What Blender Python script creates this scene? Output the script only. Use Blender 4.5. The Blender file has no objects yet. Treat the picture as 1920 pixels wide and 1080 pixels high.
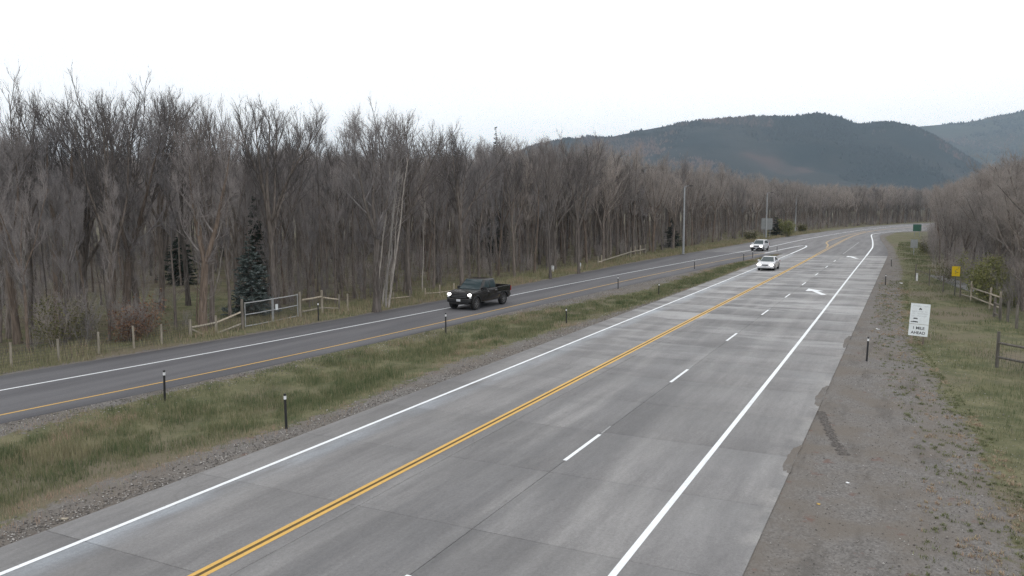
import bpy, bmesh, math, random
import numpy as np
from mathutils import Vector, Matrix
PI = math.pi
scene = bpy.context.scene
COL = scene.collection

# ------------------------------------------------------------------ camera, sky, sun, exposure
CAM_H, FOC, HOR, VANX = 7.08, 1500.0, 386.0, 1707.0        # metres; pixels of the 1920-wide photograph
PITCH = math.atan((540 - HOR) / FOC)
YAW = math.atan((VANX - 960) * math.cos(PITCH) / FOC)       # the concrete road runs along +Y
cam_data = bpy.data.cameras.new('camera')
cam = bpy.data.objects.new('camera', cam_data)
COL.objects.link(cam)
cam.location = (0, 0, CAM_H)
cam.rotation_euler = (PI / 2 - PITCH, 0, YAW)
cam_data.sensor_width = 36.0
cam_data.lens = 36.0 * FOC / 1920.0
cam_data.clip_start, cam_data.clip_end = 0.1, 20000
scene.camera = cam

world = bpy.data.worlds.new('World')
scene.world = world
world.use_nodes = True
SUN_EL, SUN_AZ = math.radians(48), math.radians(150)
def build_world():
    nt = world.node_tree; N = nt.nodes; L = nt.links
    N.clear()
    out = N.new('ShaderNodeOutputWorld'); bg = N.new('ShaderNodeBackground')
    sky = N.new('ShaderNodeTexSky'); sky.sky_type = 'NISHITA'; sky.sun_disc = False
    sky.sun_elevation = SUN_EL; sky.sun_rotation = SUN_AZ
    tc = N.new('ShaderNodeTexCoord')
    mp = N.new('ShaderNodeMapping'); mp.inputs['Scale'].default_value = (1.0, 1.0, 2.6)
    nz = N.new('ShaderNodeTexNoise'); nz.inputs['Scale'].default_value = 1.7; nz.inputs['Detail'].default_value = 4
    rp = N.new('ShaderNodeValToRGB')
    rp.color_ramp.elements[0].position = 0.30; rp.color_ramp.elements[0].color = (12.4, 12.5, 12.7, 1)
    rp.color_ramp.elements[1].position = 0.62; rp.color_ramp.elements[1].color = (14.6, 14.5, 14.3, 1)
    mx = N.new('ShaderNodeMixRGB'); mx.inputs[0].default_value = 0.93
    L.new(tc.outputs['Generated'], mp.inputs['Vector']); L.new(mp.outputs[0], nz.inputs['Vector'])
    L.new(nz.outputs['Fac'], rp.inputs['Fac']); L.new(sky.outputs[0], mx.inputs[1]); L.new(rp.outputs[0], mx.inputs[2])
    L.new(mx.outputs[0], bg.inputs['Color']); bg.inputs['Strength'].default_value = 0.1
    L.new(bg.outputs[0], out.inputs['Surface'])
build_world()

sun_data = bpy.data.lights.new('sun', 'SUN')
sun_data.energy = 0.5; sun_data.angle = math.radians(35); sun_data.color = (1.0, 0.97, 0.93)
sun = bpy.data.objects.new('sun', sun_data); COL.objects.link(sun)
_sd = Vector((math.sin(SUN_AZ) * math.cos(SUN_EL), math.cos(SUN_AZ) * math.cos(SUN_EL), math.sin(SUN_EL)))
sun.rotation_euler = _sd.to_track_quat('Z', 'Y').to_euler()

vs = scene.view_settings
vs.view_transform = 'Standard'; vs.look = 'None'; vs.exposure = 0.0; vs.gamma = 1.0; vs.use_curve_mapping = False
cy = scene.cycles
cy.max_bounces = 5; cy.diffuse_bounces = 3; cy.glossy_bounces = 2; cy.transmission_bounces = 3
cy.transparent_max_bounces = 6; cy.volume_bounces = 0; cy.caustics_reflective = False; cy.caustics_refractive = False
cy.sample_clamp_indirect = 4.0
cy.use_denoising = True; cy.denoiser = 'OPENIMAGEDENOISE'; cy.denoising_input_passes = 'RGB_ALBEDO_NORMAL'; cy.denoising_prefilter = 'NONE'

# ------------------------------------------------------------------ survey helpers (photograph point -> ground point)
CP, SP, CT, ST = math.cos(PITCH), math.sin(PITCH), math.cos(YAW), math.sin(YAW)
def G(px, py, z=0.0):
    u = (px - 960) / FOC; v = (540 - py) / FOC
    t = (z - CAM_H) / (-SP + v * CP)
    F = (CP + v * SP) * t; R = u * t
    return Vector((R * CT - F * ST, R * ST + F * CT, z))
def atF(px, F):                                  # ground point seen in column px at forward distance F
    fx = CP                                       # (column offset hardly depends on the row)
    R = (px - 960) / FOC / fx * F
    return Vector((R * CT - F * ST, R * ST + F * CT, 0))
def FR(X, Y):
    return -X * ST + Y * CT, X * CT + Y * ST
def pxy(X, Y, Z=0.0):
    F, R = FR(X, Y); dz = Z - CAM_H
    d = F * CP - dz * SP
    return 960 + FOC * R / d, 540 - FOC * (F * SP + dz * CP) / d
def ztop(py, F):                                 # height that reaches row py at forward distance F
    v = (540 - py) / FOC
    return CAM_H + F * (-SP + v * CP) / (CP + v * SP)
def poly_w(pts):
    return np.array([[*G(*p)[:2]] for p in pts])
def xat(poly, Y):
    return np.interp(Y, poly[:, 1], poly[:, 0])

# ------------------------------------------------------------------ tags and mesh helpers
def tag(o, label=None, cat=None, group=None, kind=None):
    if label: o['label'] = label
    if cat: o['category'] = cat
    if group: o['group'] = group
    if kind: o['kind'] = kind
    return o
def empty(name, loc=(0, 0, 0), rz=0.0, scale=1.0):
    o = bpy.data.objects.new(name, None); COL.objects.link(o)
    o.location = loc; o.rotation_euler = (0, 0, rz); o.scale = (scale,) * 3
    o.empty_display_size = 0.2
    return o
def link(name, mesh, parent=None, loc=(0, 0, 0)):
    o = bpy.data.objects.new(name, mesh); COL.objects.link(o)
    o.parent = parent; o.location = loc
    return o
def np_mesh(name, V, tris=None, quads=None, mat=None, smooth=False):
    me = bpy.data.meshes.new(name)
    V = np.asarray(V, dtype=np.float32)
    nt = 0 if tris is None else len(tris); nq = 0 if quads is None else len(quads)
    me.vertices.add(len(V)); me.vertices.foreach_set('co', V.ravel())
    idx = []; start = []; tot = []
    if nt:
        idx.append(np.asarray(tris, dtype=np.int32).ravel()); start.append(np.arange(nt) * 3); tot.append(np.full(nt, 3))
    if nq:
        idx.append(np.asarray(quads, dtype=np.int32).ravel()); start.append(nt * 3 + np.arange(nq) * 4); tot.append(np.full(nq, 4))
    idx = np.concatenate(idx)
    me.loops.add(len(idx)); me.loops.foreach_set('vertex_index', idx.astype(np.int32))
    me.polygons.add(nt + nq)
    me.polygons.foreach_set('loop_start', np.concatenate(start).astype(np.int32))
    me.polygons.foreach_set('loop_total', np.concatenate(tot).astype(np.int32))
    if smooth: me.polygons.foreach_set('use_smooth', np.ones(nt + nq, dtype=bool))
    me.update(calc_edges=True)
    if mat: me.materials.append(mat)
    return me
class MB:
    def __init__(s): s.v = []; s.f = []
    def add(s, vs_, fs):
        n = len(s.v); s.v += [tuple(p) for p in vs_]; s.f += [tuple(i + n for i in f) for f in fs]; return s
    def box(s, c, d, M=None):
        x, y, z = d[0] / 2, d[1] / 2, d[2] / 2
        P = [Vector(p) for p in ((-x,-y,-z),(x,-y,-z),(x,y,-z),(-x,y,-z),(-x,-y,z),(x,-y,z),(x,y,z),(-x,y,z))]
        if M is not None: P = [M @ p for p in P]
        c = Vector(c)
        return s.add([p + c for p in P], [(3,2,1,0),(4,5,6,7),(0,1,5,4),(1,2,6,5),(2,3,7,6),(3,0,4,7)])
    def tube(s, pts, rad, n=8, cap=True):
        pts = [Vector(p) for p in pts]
        if not hasattr(rad, '__len__'): rad = [rad] * len(pts)
        V = []; F = []
        for i, p in enumerate(pts):
            t = (pts[min(i + 1, len(pts) - 1)] - pts[max(i - 1, 0)]).normalized()
            a = Vector((1, 0, 0)) if abs(t.x) < 0.8 else Vector((0, 1, 0))
            u = t.cross(a).normalized(); w = t.cross(u)
            for k in range(n):
                an = 2 * PI * k / n
                V.append(p + (u * math.cos(an) + w * math.sin(an)) * rad[i])
        for i in range(len(pts) - 1):
            for k in range(n):
                k2 = (k + 1) % n
                F.append((i*n+k, i*n+k2, (i+1)*n+k2, (i+1)*n+k))
        if cap:
            F.append(tuple(range(n - 1, -1, -1))); F.append(tuple((len(pts)-1)*n + k for k in range(n)))
        return s.add(V, F)
    def prism(s, poly, x0, x1, axis='x'):          # poly of (a, b), extruded along an axis
        n = len(poly)
        def P(a, b, x): return (x, a, b) if axis == 'x' else ((a, x, b) if axis == 'y' else (a, b, x))
        V = [P(a, b, x0) for a, b in poly] + [P(a, b, x1) for a, b in poly]
        F = [tuple(range(n - 1, -1, -1)), tuple(range(n, 2 * n))]
        F += [(i, (i + 1) % n, (i + 1) % n + n, i + n) for i in range(n)]
        return s.add(V, F)
    def build(s, name, mat, parent=None, loc=(0, 0, 0), smooth=False, bevel=0.0, seg=2, angle=30):
        me = bpy.data.meshes.new(name)
        me.from_pydata(s.v, [], s.f)
        bm = bmesh.new(); bm.from_mesh(me)
        bmesh.ops.recalc_face_normals(bm, faces=bm.faces)
        if bevel:
            ed = [e for e in bm.edges if len(e.link_faces) == 2 and e.calc_face_angle(0) > math.radians(angle)]
            bmesh.ops.bevel(bm, geom=ed, offset=bevel, segments=seg, affect='EDGES', profile=0.5, clamp_overlap=True)
        bm.to_mesh(me); bm.free()
        if smooth:
            me.polygons.foreach_set('use_smooth', np.ones(len(me.polygons), dtype=bool))
            try: me.set_sharp_from_angle(angle=math.radians(35))
            except Exception: pass
        me.materials.append(mat); me.update()
        return link(name, me, parent, loc)

# ------------------------------------------------------------------ materials
class NB:
    def __init__(s, name):
        s.m = bpy.data.materials.new(name); s.m.use_nodes = True
        s.t = s.m.node_tree; s.t.nodes.clear()
        s.out = s.t.nodes.new('ShaderNodeOutputMaterial'); s.b = s.t.nodes.new('ShaderNodeBsdfPrincipled')
        s.t.links.new(s.b.outputs[0], s.out.inputs['Surface'])
    def n(s, typ, **kw):
        nd = s.t.nodes.new('ShaderNode' + typ)
        for k, v in kw.items():
            if hasattr(nd, k): setattr(nd, k, v)
            else: nd.inputs[k].default_value = v
        return nd
    def l(s, a, b): s.t.links.new(a, b)
    def pos(s): return s.n('NewGeometry').outputs['Position']
    def map(s, vec, sc=(1,1,1)):
        m = s.n('Mapping'); m.inputs['Scale'].default_value = sc; s.l(vec, m.inputs['Vector']); return m.outputs[0]
    def noise(s, vec, scale, detail=4, rough=0.55):
        q = s.n('TexNoise'); q.inputs['Scale'].default_value = scale; q.inputs['Detail'].default_value = detail
        q.inputs['Roughness'].default_value = rough
        if vec is not None: s.l(vec, q.inputs['Vector'])
        return q.outputs['Fac']
    def mr(s, val, a, b, c=0.0, d=1.0, smooth=True):
        q = s.n('MapRange'); q.interpolation_type = 'SMOOTHSTEP' if smooth else 'LINEAR'
        s.l(val, q.inputs[0])
        for i, x in enumerate((a, b, c, d)): q.inputs[1 + i].default_value = x
        return q.outputs[0]
    def math(s, op, a, b=None, clamp=False):
        q = s.n('Math', operation=op); q.use_clamp = clamp
        for i, x in enumerate((a, b)):
            if x is None: continue
            if isinstance(x, (int, float)): q.inputs[i].default_value = x
            else: s.l(x, q.inputs[i])
        return q.outputs[0]
    def mix(s, f, a, b, blend='MIX'):
        q = s.n('MixRGB', blend_type=blend)
        for i, x in ((0, f), (1, a), (2, b)):
            if isinstance(x, (int, float)): q.inputs[i].default_value = x
            elif isinstance(x, tuple): q.inputs[i].default_value = (*x, 1)
            else: s.l(x, q.inputs[i])
        return q.outputs[0]
    def bump(s, h, strength=0.3, dist=0.02):
        q = s.n('Bump'); q.inputs['Strength'].default_value = strength; q.inputs['Distance'].default_value = dist
        s.l(h, q.inputs['Height']); s.l(q.outputs[0], s.b.inputs['Normal'])
    def fin(s, col, rough=0.8, spec=0.3, metal=0.0):
        if isinstance(col, tuple): s.b.inputs['Base Color'].default_value = (*col, 1)
        else: s.l(col, s.b.inputs['Base Color'])
        if isinstance(rough, (int, float)): s.b.inputs['Roughness'].default_value = rough
        else: s.l(rough, s.b.inputs['Roughness'])
        s.b.inputs['Specular IOR Level'].default_value = spec; s.b.inputs['Metallic'].default_value = metal
        return s.m
def sc3(c, k): return tuple(x * k for x in c)
def simple(name, col, rough=0.7, spec=0.3, metal=0.0, var=0.12, scale=6.0, bump=0.0, rnd=0.0, stretch=(1,1,1)):
    s = NB(name); tc = s.n('TexCoord').outputs['Object']
    f = s.noise(s.map(tc, stretch), scale, 5)
    c = s.mix(s.mr(f, 0.3, 0.7), sc3(col, 1 - var), sc3(col, 1 + var))
    if rnd:
        r = s.n('ObjectInfo').outputs['Random']
        c = s.mix(1.0, c, s.mix(r, (1 - rnd,) * 3, (1 + rnd,) * 3), 'MULTIPLY')
    if bump: s.bump(f, bump, 0.02)
    return s.fin(c, rough, spec, metal)
def emit(name, col, strength):
    s = NB(name)
    s.b.inputs['Emission Color'].default_value = (*col, 1); s.b.inputs['Emission Strength'].default_value = strength
    return s.fin((0.8, 0.8, 0.8), 0.2, 0.5)

def concrete_mat():
    s = NB('road_concrete'); P = s.pos()
    xyz = s.n('SeparateXYZ'); s.l(P, xyz.inputs[0]); X, Y = xyz.outputs[0], xyz.outputs[1]
    c = s.mix(s.mr(s.noise(s.map(P, (1.3, 0.10, 1)), 1.0, 5), 0.3, 0.72), (0.158, 0.155, 0.157), (0.238, 0.234, 0.234))
    blot = s.mr(s.noise(s.map(P, (0.35, 0.16, 1)), 1.0, 5, 0.6), 0.42, 0.62)
    c = s.mix(s.math('MULTIPLY', blot, 0.45), c, (0.132, 0.130, 0.134))
    # oil-darkened middle lane
    lane = s.math('MULTIPLY', s.mr(X, -11.6, -10.7), s.mr(X, -7.6, -6.6, 1, 0))
    tr = s.math('MULTIPLY', lane, s.mr(s.noise(s.map(P, (0.9, 0.06, 1)), 1.0, 4), 0.35, 0.6))
    c = s.mix(s.math('MULTIPLY', tr, 0.62), c, (0.118, 0.118, 0.123))
    # ground / swept bands across the lanes, further up the road
    band = s.mr(s.noise(s.map(P, (0.10, 0.36, 1)), 1.0, 6, 0.7), 0.47, 0.60)
    farm = s.mr(Y, 26, 62)
    c = s.mix(s.math('MULTIPLY', s.math('MULTIPLY', band, farm), 0.75), c, (0.36, 0.358, 0.362))
    dband = s.mr(s.noise(s.map(P, (0.13, 0.5, 1)), 1.3, 5, 0.65), 0.53, 0.64)
    c = s.mix(s.math('MULTIPLY', s.math('MULTIPLY', dband, s.mr(Y, 14, 40)), 0.5), c, (0.118, 0.118, 0.122))
    # pale film of old paint beside the left edge line
    film = s.math('MULTIPLY', s.mr(X, -15.5, -15.3), s.mr(X, -15.25, -14.35, 1, 0))
    film = s.math('MULTIPLY', film, s.mr(s.noise(s.map(P, (1, 0.2, 1)), 1.2, 4), 0.25, 0.7))
    c = s.mix(s.math('MULTIPLY', film, 0.6), c, (0.38, 0.42, 0.47))
    # dusty shoulder edges
    dust = s.math('MULTIPLY', s.mr(X, -3.3, -2.6), s.mr(s.noise(P, 0.9, 5), 0.4, 0.65))
    c = s.mix(s.math('MULTIPLY', dust, 0.5), c, (0.33, 0.32, 0.31))
    g = s.noise(P, 38, 3, 0.7)
    c = s.mix(1.0, c, s.mix(g, (0.62,) * 3, (1.38,) * 3), 'MULTIPLY')
    g2 = s.noise(P, 13, 4, 0.75); g3 = s.noise(s.map(P, (5, 1.1, 1)), 1.6, 5, 0.7)
    c = s.mix(1.0, c, s.mix(s.mr(g2, 0.25, 0.75, smooth=False), (0.80,) * 3, (1.20,) * 3), 'MULTIPLY')
    c = s.mix(1.0, c, s.mix(s.mr(g3, 0.25, 0.75, smooth=False), (0.87,) * 3, (1.13,) * 3), 'MULTIPLY')
    # hairline cracks, some of them sealed
    cv = s.n('TexVoronoi', feature='DISTANCE_TO_EDGE'); cv.inputs['Scale'].default_value = 0.16
    wob = s.n('VectorMath', operation='ADD'); s.l(P, wob.inputs[0])
    wn = s.n('TexNoise'); wn.inputs['Scale'].default_value = 0.8; wn.inputs['Detail'].default_value = 6; s.l(P, wn.inputs['Vector'])
    s.l(wn.outputs['Color'], wob.inputs[1]); s.l(wob.outputs[0], cv.inputs['Vector'])
    crk = s.math('MULTIPLY', s.mr(cv.outputs['Distance'], 0.0015, 0.004, 1, 0), s.mr(s.noise(P, 0.12, 2), 0.50, 0.60))
    c = s.mix(s.math('MULTIPLY', crk, 0.18), c, (0.06, 0.057, 0.055))
    # oil drips down the lanes
    oil = s.math('MULTIPLY', s.mr(s.noise(s.map(P, (1, 0.5, 1)), 2.6, 3), 0.68, 0.76), lane)
    c = s.mix(s.math('MULTIPLY', oil, 0.5), c, (0.075, 0.073, 0.073))
    r = s.n('ObjectInfo').outputs['Random']
    c = s.mix(1.0, c, s.mix(r, (0.91,) * 3, (1.08,) * 3), 'MULTIPLY')
    spk = s.mr(s.noise(P, 11, 2, 0.5), 0.70, 0.76)
    c = s.mix(s.math('MULTIPLY', spk, 0.5), c, (0.10, 0.095, 0.09))
    s.bump(g, 0.35, 0.01)
    return s.fin(c, s.mr(blot, 0, 1, 0.62, 0.5), 0.35)
def asphalt_mat(name, a, b):
    s = NB(name); P = s.pos()
    c = s.mix(s.mr(s.noise(s.map(P, (0.9, 0.07, 1)), 1.0, 5), 0.3, 0.7), a, b)
    c = s.mix(1.0, c, s.mix(s.noise(P, 45, 3, 0.7), (0.75,) * 3, (1.25,) * 3), 'MULTIPLY')
    c = s.mix(1.0, c, s.mix(s.mr(s.noise(P, 11, 4, 0.75), 0.25, 0.75, smooth=False), (0.84,) * 3, (1.16,) * 3), 'MULTIPLY')
    s.bump(s.noise(P, 60, 2), 0.4, 0.01)
    return s.fin(c, 0.75, 0.3)
def paint_mat(name, col, worn=0.5):
    s = NB(name); P = s.pos()
    w = s.mr(s.noise(P, 9, 6, 0.75), worn, worn + 0.12)
    c = s.mix(s.math('MULTIPLY', w, 0.75), col, tuple(0.35 * x + 0.10 for x in col))
    c = s.mix(s.math('MULTIPLY', s.mr(s.noise(s.map(P, (3, 0.35, 1)), 1.0, 5, 0.7), 0.5, 0.75), 0.35), c, tuple(0.5 * x + 0.08 for x in col))
    c = s.mix(1.0, c, s.mix(s.noise(P, 2.5, 3), (0.88,) * 3, (1.1,) * 3), 'MULTIPLY')
    return s.fin(c, 0.55, 0.4)
def ground_mat():
    s = NB('ground_cover'); P = s.pos()
    at = s.n('Attribute'); at.attribute_name = 'gravel'
    n1 = s.noise(P, 0.55, 6, 0.65); n2 = s.noise(P, 3.5, 4, 0.6)
    m = s.math('ADD', at.outputs['Fac'], s.math('MULTIPLY', s.math('SUBTRACT', s.math('ADD', n1, n2), 1.0), 0.9))
    m = s.mr(m, 0.42, 0.58)
    v = s.n('TexVoronoi'); v.inputs['Scale'].default_value = 22; s.l(P, v.inputs['Vector'])
    bw = s.n('RGBToBW'); s.l(v.outputs['Color'], bw.inputs[0])
    gcol = s.mix(bw.outputs[0], (0.105, 0.099, 0.095), (0.225, 0.214, 0.206))
    gcol = s.mix(s.mr(s.noise(P, 0.5, 5, 0.6), 0.36, 0.66), gcol, (0.155, 0.138, 0.122))
    gcol = s.mix(s.math('MULTIPLY', s.mr(s.noise(s.map(P, (1.2, 0.25, 1)), 0.9, 5, 0.65), 0.5, 0.68), 0.6), gcol, (0.098, 0.090, 0.083))
    gcol = s.mix(s.math('MULTIPLY', s.mr(s.noise(P, 1.3, 5, 0.6), 0.62, 0.70), 0.6), gcol, (0.15, 0.085, 0.07))
    soil = s.mix(s.mr(s.noise(P, 0.8, 6, 0.65), 0.3, 0.7), (0.075, 0.085, 0.042), (0.165, 0.155, 0.092))
    soil = s.mix(s.mr(s.noise(P, 0.13, 3), 0.45, 0.65), soil, (0.145, 0.125, 0.090))
    soil = s.mix(1.0, soil, s.mix(s.noise(P, 14, 4, 0.7), (0.55,) * 3, (1.45,) * 3), 'MULTIPLY')
    litter = s.mix(s.mr(s.noise(P, 2.2, 6, 0.7), 0.35, 0.65), (0.052, 0.042, 0.032), (0.120, 0.098, 0.072))
    soil = s.mix(s.math('MULTIPLY', s.mr(at.outputs['Fac'], -0.9, -0.1, 1.0, 0.0), s.mr(n1, 0.36, 0.62)), soil, litter)
    c = s.mix(m, soil, gcol)
    s.bump(s.math('ADD', s.math('MULTIPLY', v.outputs['Distance'], -1.0), n2), 0.5, 0.04)
    return s.fin(c, 0.92, 0.15)
def bark_mat(name, lo, hi, scale=3.0):
    s = NB(name); tc = s.n('TexCoord').outputs['Object']
    f = s.noise(s.map(tc, (3, 3, 0.35)), scale, 6, 0.65)
    c = s.mix(s.mr(f, 0.32, 0.68), lo, hi)
    r = s.n('ObjectInfo').outputs['Random']
    c = s.mix(1.0, c, s.mix(r, (0.75, 0.76, 0.78), (1.25, 1.21, 1.18)), 'MULTIPLY')
    s.bump(f, 0.6, 0.03)
    return s.fin(c, 0.9, 0.15)
def tint_mat(name, stops, rough=0.75, spec=0.15, trans=0.0):
    s = NB(name)
    at = s.n('Attribute'); at.attribute_name = 'tint'
    r = s.n('ValToRGB')
    el = r.color_ramp.elements
    while len(el) < len(stops): el.new(0.5)
    for e, (p, c) in zip(el, stops): e.position = p; e.color = (*c, 1)
    s.l(at.outputs['Fac'], r.inputs[0])
    m = s.fin(r.outputs[0], rough, spec)
    return m
def sign_text_mat(): return simple('sign_black', (0.03, 0.03, 0.035), 0.6, var=0.05)

M = {}
M['concrete'] = concrete_mat()
M['asphalt'] = asphalt_mat('road_asphalt', (0.088, 0.087, 0.095), (0.126, 0.125, 0.133))
M['asphalt_worn'] = asphalt_mat('road_asphalt_worn', (0.13, 0.128, 0.134), (0.19, 0.187, 0.192))
M['bed'] = simple('joint_dirt', (0.05, 0.047, 0.043), 0.95, 0.05)
M['white_paint'] = paint_mat('white_road_paint', (0.78, 0.81, 0.84), 0.56)
M['white_worn'] = paint_mat('worn_white_road_paint', (0.30, 0.305, 0.31), 0.42)
M['yellow_paint'] = paint_mat('yellow_road_paint', (0.62, 0.375, 0.085), 0.54)
M['yellow_worn'] = paint_mat('worn_yellow_road_paint', (0.42, 0.27, 0.09), 0.46)
M['tar'] = simple('tar_strip', (0.11, 0.075, 0.03), 0.7, 0.2)
M['ground'] = ground_mat()
M['gravel_spill'] = simple('gravel_spill', (0.135, 0.124, 0.114), 0.95, 0.1, var=0.4, scale=25, bump=0.5)
M['bark'] = bark_mat('cottonwood_bark', (0.080, 0.069, 0.061), (0.215, 0.19, 0.172))
M['bark_red'] = bark_mat('russet_bark', (0.088, 0.070, 0.058), (0.20, 0.162, 0.134))
M['bark_pale'] = bark_mat('bleached_wood', (0.21, 0.195, 0.178), (0.42, 0.395, 0.37))
M['twig'] = bark_mat('twig_bark', (0.172, 0.160, 0.158), (0.295, 0.277, 0.274))
M['twig_backlit'] = bark_mat('backlit_twig_bark', (0.085, 0.078, 0.076), (0.155, 0.143, 0.140))  # skyline crowns: their backlit darkness is put into the twig colour
M['twig_brown'] = bark_mat('brown_twig_bark', (0.21, 0.190, 0.176), (0.335, 0.308, 0.289))
M['log'] = bark_mat('weathered_log', (0.22, 0.195, 0.155), (0.42, 0.385, 0.32), 4.0)
M['log_dark'] = bark_mat('old_grey_log', (0.10, 0.092, 0.08), (0.20, 0.185, 0.165), 4.0)
M['galv'] = simple('galvanised_steel', (0.42, 0.43, 0.44), 0.45, 0.5, 0.5)
M['wire'] = simple('fence_wire', (0.09, 0.09, 0.092), 0.6, 0.4, 0.3)
M['black_plastic'] = simple('black_post', (0.018, 0.018, 0.02), 0.55, 0.4)
M['white_plastic'] = simple('white_reflector', (0.75, 0.76, 0.78), 0.4, 0.5)
M['sign_white'] = simple('sign_white', (0.72, 0.76, 0.78), 0.5, 0.4, var=0.05)
M['sign_black'] = sign_text_mat()
M['sign_grey'] = simple('faded_lettering', (0.42, 0.45, 0.47), 0.6, var=0.1)
M['sign_yellow'] = simple('sign_yellow', (0.72, 0.50, 0.015), 0.45, 0.4, var=0.06)
M['sign_green'] = simple('sign_green', (0.03, 0.105, 0.075), 0.45, 0.4, var=0.1)
M['sign_back'] = simple('sign_aluminium_back', (0.30, 0.315, 0.32), 0.5, 0.4, 0.3)
M['pole'] = simple('pole_steel', (0.34, 0.355, 0.37), 0.5, 0.4, 0.3)
M['post_wood'] = bark_mat('sign_post_wood', (0.13, 0.11, 0.09), (0.24, 0.2, 0.165))
M['black_paint'] = simple('black_car_paint', (0.012, 0.011, 0.0108), 0.14, 0.5, var=0.05)
M['white_paint_car'] = simple('white_car_paint', (0.60, 0.61, 0.64), 0.30, 0.4, var=0.02)
M['car_glass'] = simple('car_glass', (0.026, 0.044, 0.050), 0.04, 0.55, var=0.02)
M['tyre'] = simple('tyre_rubber', (0.03, 0.029, 0.029), 0.85, 0.2)
M['rim'] = simple('dusty_rim', (0.17, 0.17, 0.175), 0.45, 0.5, 0.4)
M['trim'] = simple('black_trim', (0.02, 0.02, 0.021), 0.6, 0.35)
M['chrome'] = simple('dull_chrome', (0.5, 0.5, 0.52), 0.25, 0.5, 0.9)
M['red_lamp'] = simple('tail_lamp', (0.35, 0.015, 0.012), 0.25, 0.5)
M['headlamp'] = emit('headlamp_lit', (1.0, 0.97, 0.92), 7.0)
M['plate'] = simple('number_plate', (0.55, 0.57, 0.6), 0.5)
M['needle'] = tint_mat('spruce_needles', [(0.0, (0.045, 0.062, 0.056)), (0.6, (0.11, 0.14, 0.132)), (1.0, (0.24, 0.27, 0.265))])
M['needle_dark'] = tint_mat('fir_needles', [(0.0, (0.014, 0.024, 0.018)), (1.0, (0.035, 0.052, 0.040))])
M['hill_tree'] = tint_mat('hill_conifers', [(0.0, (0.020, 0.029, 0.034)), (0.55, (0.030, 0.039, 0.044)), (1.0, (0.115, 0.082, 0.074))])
M['grass'] = tint_mat('grass_blades', [(0.0, (0.066, 0.100, 0.044)), (0.35, (0.145, 0.162, 0.085)), (0.65, (0.225, 0.215, 0.128)), (0.88, (0.31, 0.275, 0.18)), (1.0, (0.36, 0.26, 0.20))])
M['leaf_red'] = tint_mat('russet_leaves', [(0.0, (0.09, 0.045, 0.03)), (0.6, (0.19, 0.10, 0.065)), (1.0, (0.26, 0.18, 0.11))])
M['leaf_olive'] = tint_mat('olive_leaves', [(0.0, (0.07, 0.075, 0.035)), (1.0, (0.17, 0.16, 0.075))])
M['leaf_yellow'] = tint_mat('yellow_leaves', [(0.0, (0.12, 0.135, 0.055)), (0.6, (0.215, 0.225, 0.09)), (1.0, (0.30, 0.29, 0.12))])
M['stone'] = tint_mat('pebbles', [(0.0, (0.09, 0.083, 0.078)), (0.6, (0.22, 0.205, 0.195)), (1.0, (0.50, 0.48, 0.46))], 0.85)

rng = np.random.default_rng(7)
random.seed(7)
# ------------------------------------------------------------------ lines of the place, in metres (surveyed from the photograph)
C_L, C_R, C_END = -16.68, -2.57, 126.0                     # concrete carriageway
FE = np.vstack([[(-35.6, -8)], poly_w([(0, 704), (200, 672), (380, 643), (560, 612), (700, 587), (860, 558), (1200, 490), (1320, 470), (1440, 449), (1560, 432), (1640, 423.5), (1700, 419.5)]), [(28, 440), (70, 520)]])
NE = np.vstack([[(-28.4, -8)], poly_w([(0, 793), (300, 730), (560, 674), (800, 620), (1050, 563), (1200, 530)]), [(-20.0, 100), (-18.2, 118), (-17.4, 126.0)]])
RE = np.array([(-2.6, 126.0), (-2.75, 135), (-3.3, 150), (-4.5, 170), (-6.0, 200), (-6.2, 219), (-4.2, 236), (0.5, 252), (8.0, 269), (24, 298), (60, 352)])
MED_L = np.vstack([[(-24.6, 0)], poly_w([(0, 818), (200, 762), (440, 706), (640, 655), (860, 604), (1060, 572), (1200, 545)]), [(-19.8, 90), (-18.6, 110), (-17.2, 125)]])
MED_R = np.vstack([[(-17.6, 0)], poly_w([(0, 985), (180, 905), (400, 838), (640, 765), (860, 675), (1060, 612), (1200, 572), (1330, 528)]), [(-17.3, 110), (-17.0, 125)]])
VERGE = np.vstack([[(0.9, 5)], poly_w([(1915, 1050), (1885, 960), (1850, 860), (1800, 780), (1740, 700), (1695, 620), (1690, 560), (1690, 500)]), [(-2.2, 150), (-4.9, 200), (-3.2, 238), (60, 330)]])
FOREST = np.array([(-39.5, -10), (-37.5, 15), (-37, 45), (-36, 60), (-35.2, 80), (-34.5, 110), (-34.5, 150), (-33.0, 200), (-29, 240), (-22, 280), (-9, 345), (6, 400), (28, 460), (66, 540)])
def in_road(X, Y):
    a = (X > C_L - 0.1) & (X < C_R + 0.1) & (Y < C_END)
    b = (X > xat(FE, Y)) & (X < xat(NE, Y)) & (Y < C_END)
    c = (X > xat(FE, Y)) & (X < xat(RE, Y)) & (Y >= C_END)
    return a | b | c
def hash_noise(X, Y, seed=0):                               # smooth value noise
    xi = np.floor(X).astype(np.int64); yi = np.floor(Y).astype(np.int64); fx = X - xi; fy = Y - yi
    fx = fx * fx * (3 - 2 * fx); fy = fy * fy * (3 - 2 * fy)
    def h(a, b):
        q = np.sin(a * 127.1 + b * 311.7 + seed * 74.7) * 43758.5453
        return q - np.floor(q)
    return (h(xi, yi) * (1 - fx) + h(xi + 1, yi) * fx) * (1 - fy) + (h(xi, yi + 1) * (1 - fx) + h(xi + 1, yi + 1) * fx) * fy
def fbm(X, Y, seed=0, octv=4):
    r = 0; a = 0.5
    for k in range(octv):
        r = r + a * hash_noise(X * 2 ** k, Y * 2 ** k, seed + k); a *= 0.5
    return r
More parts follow.
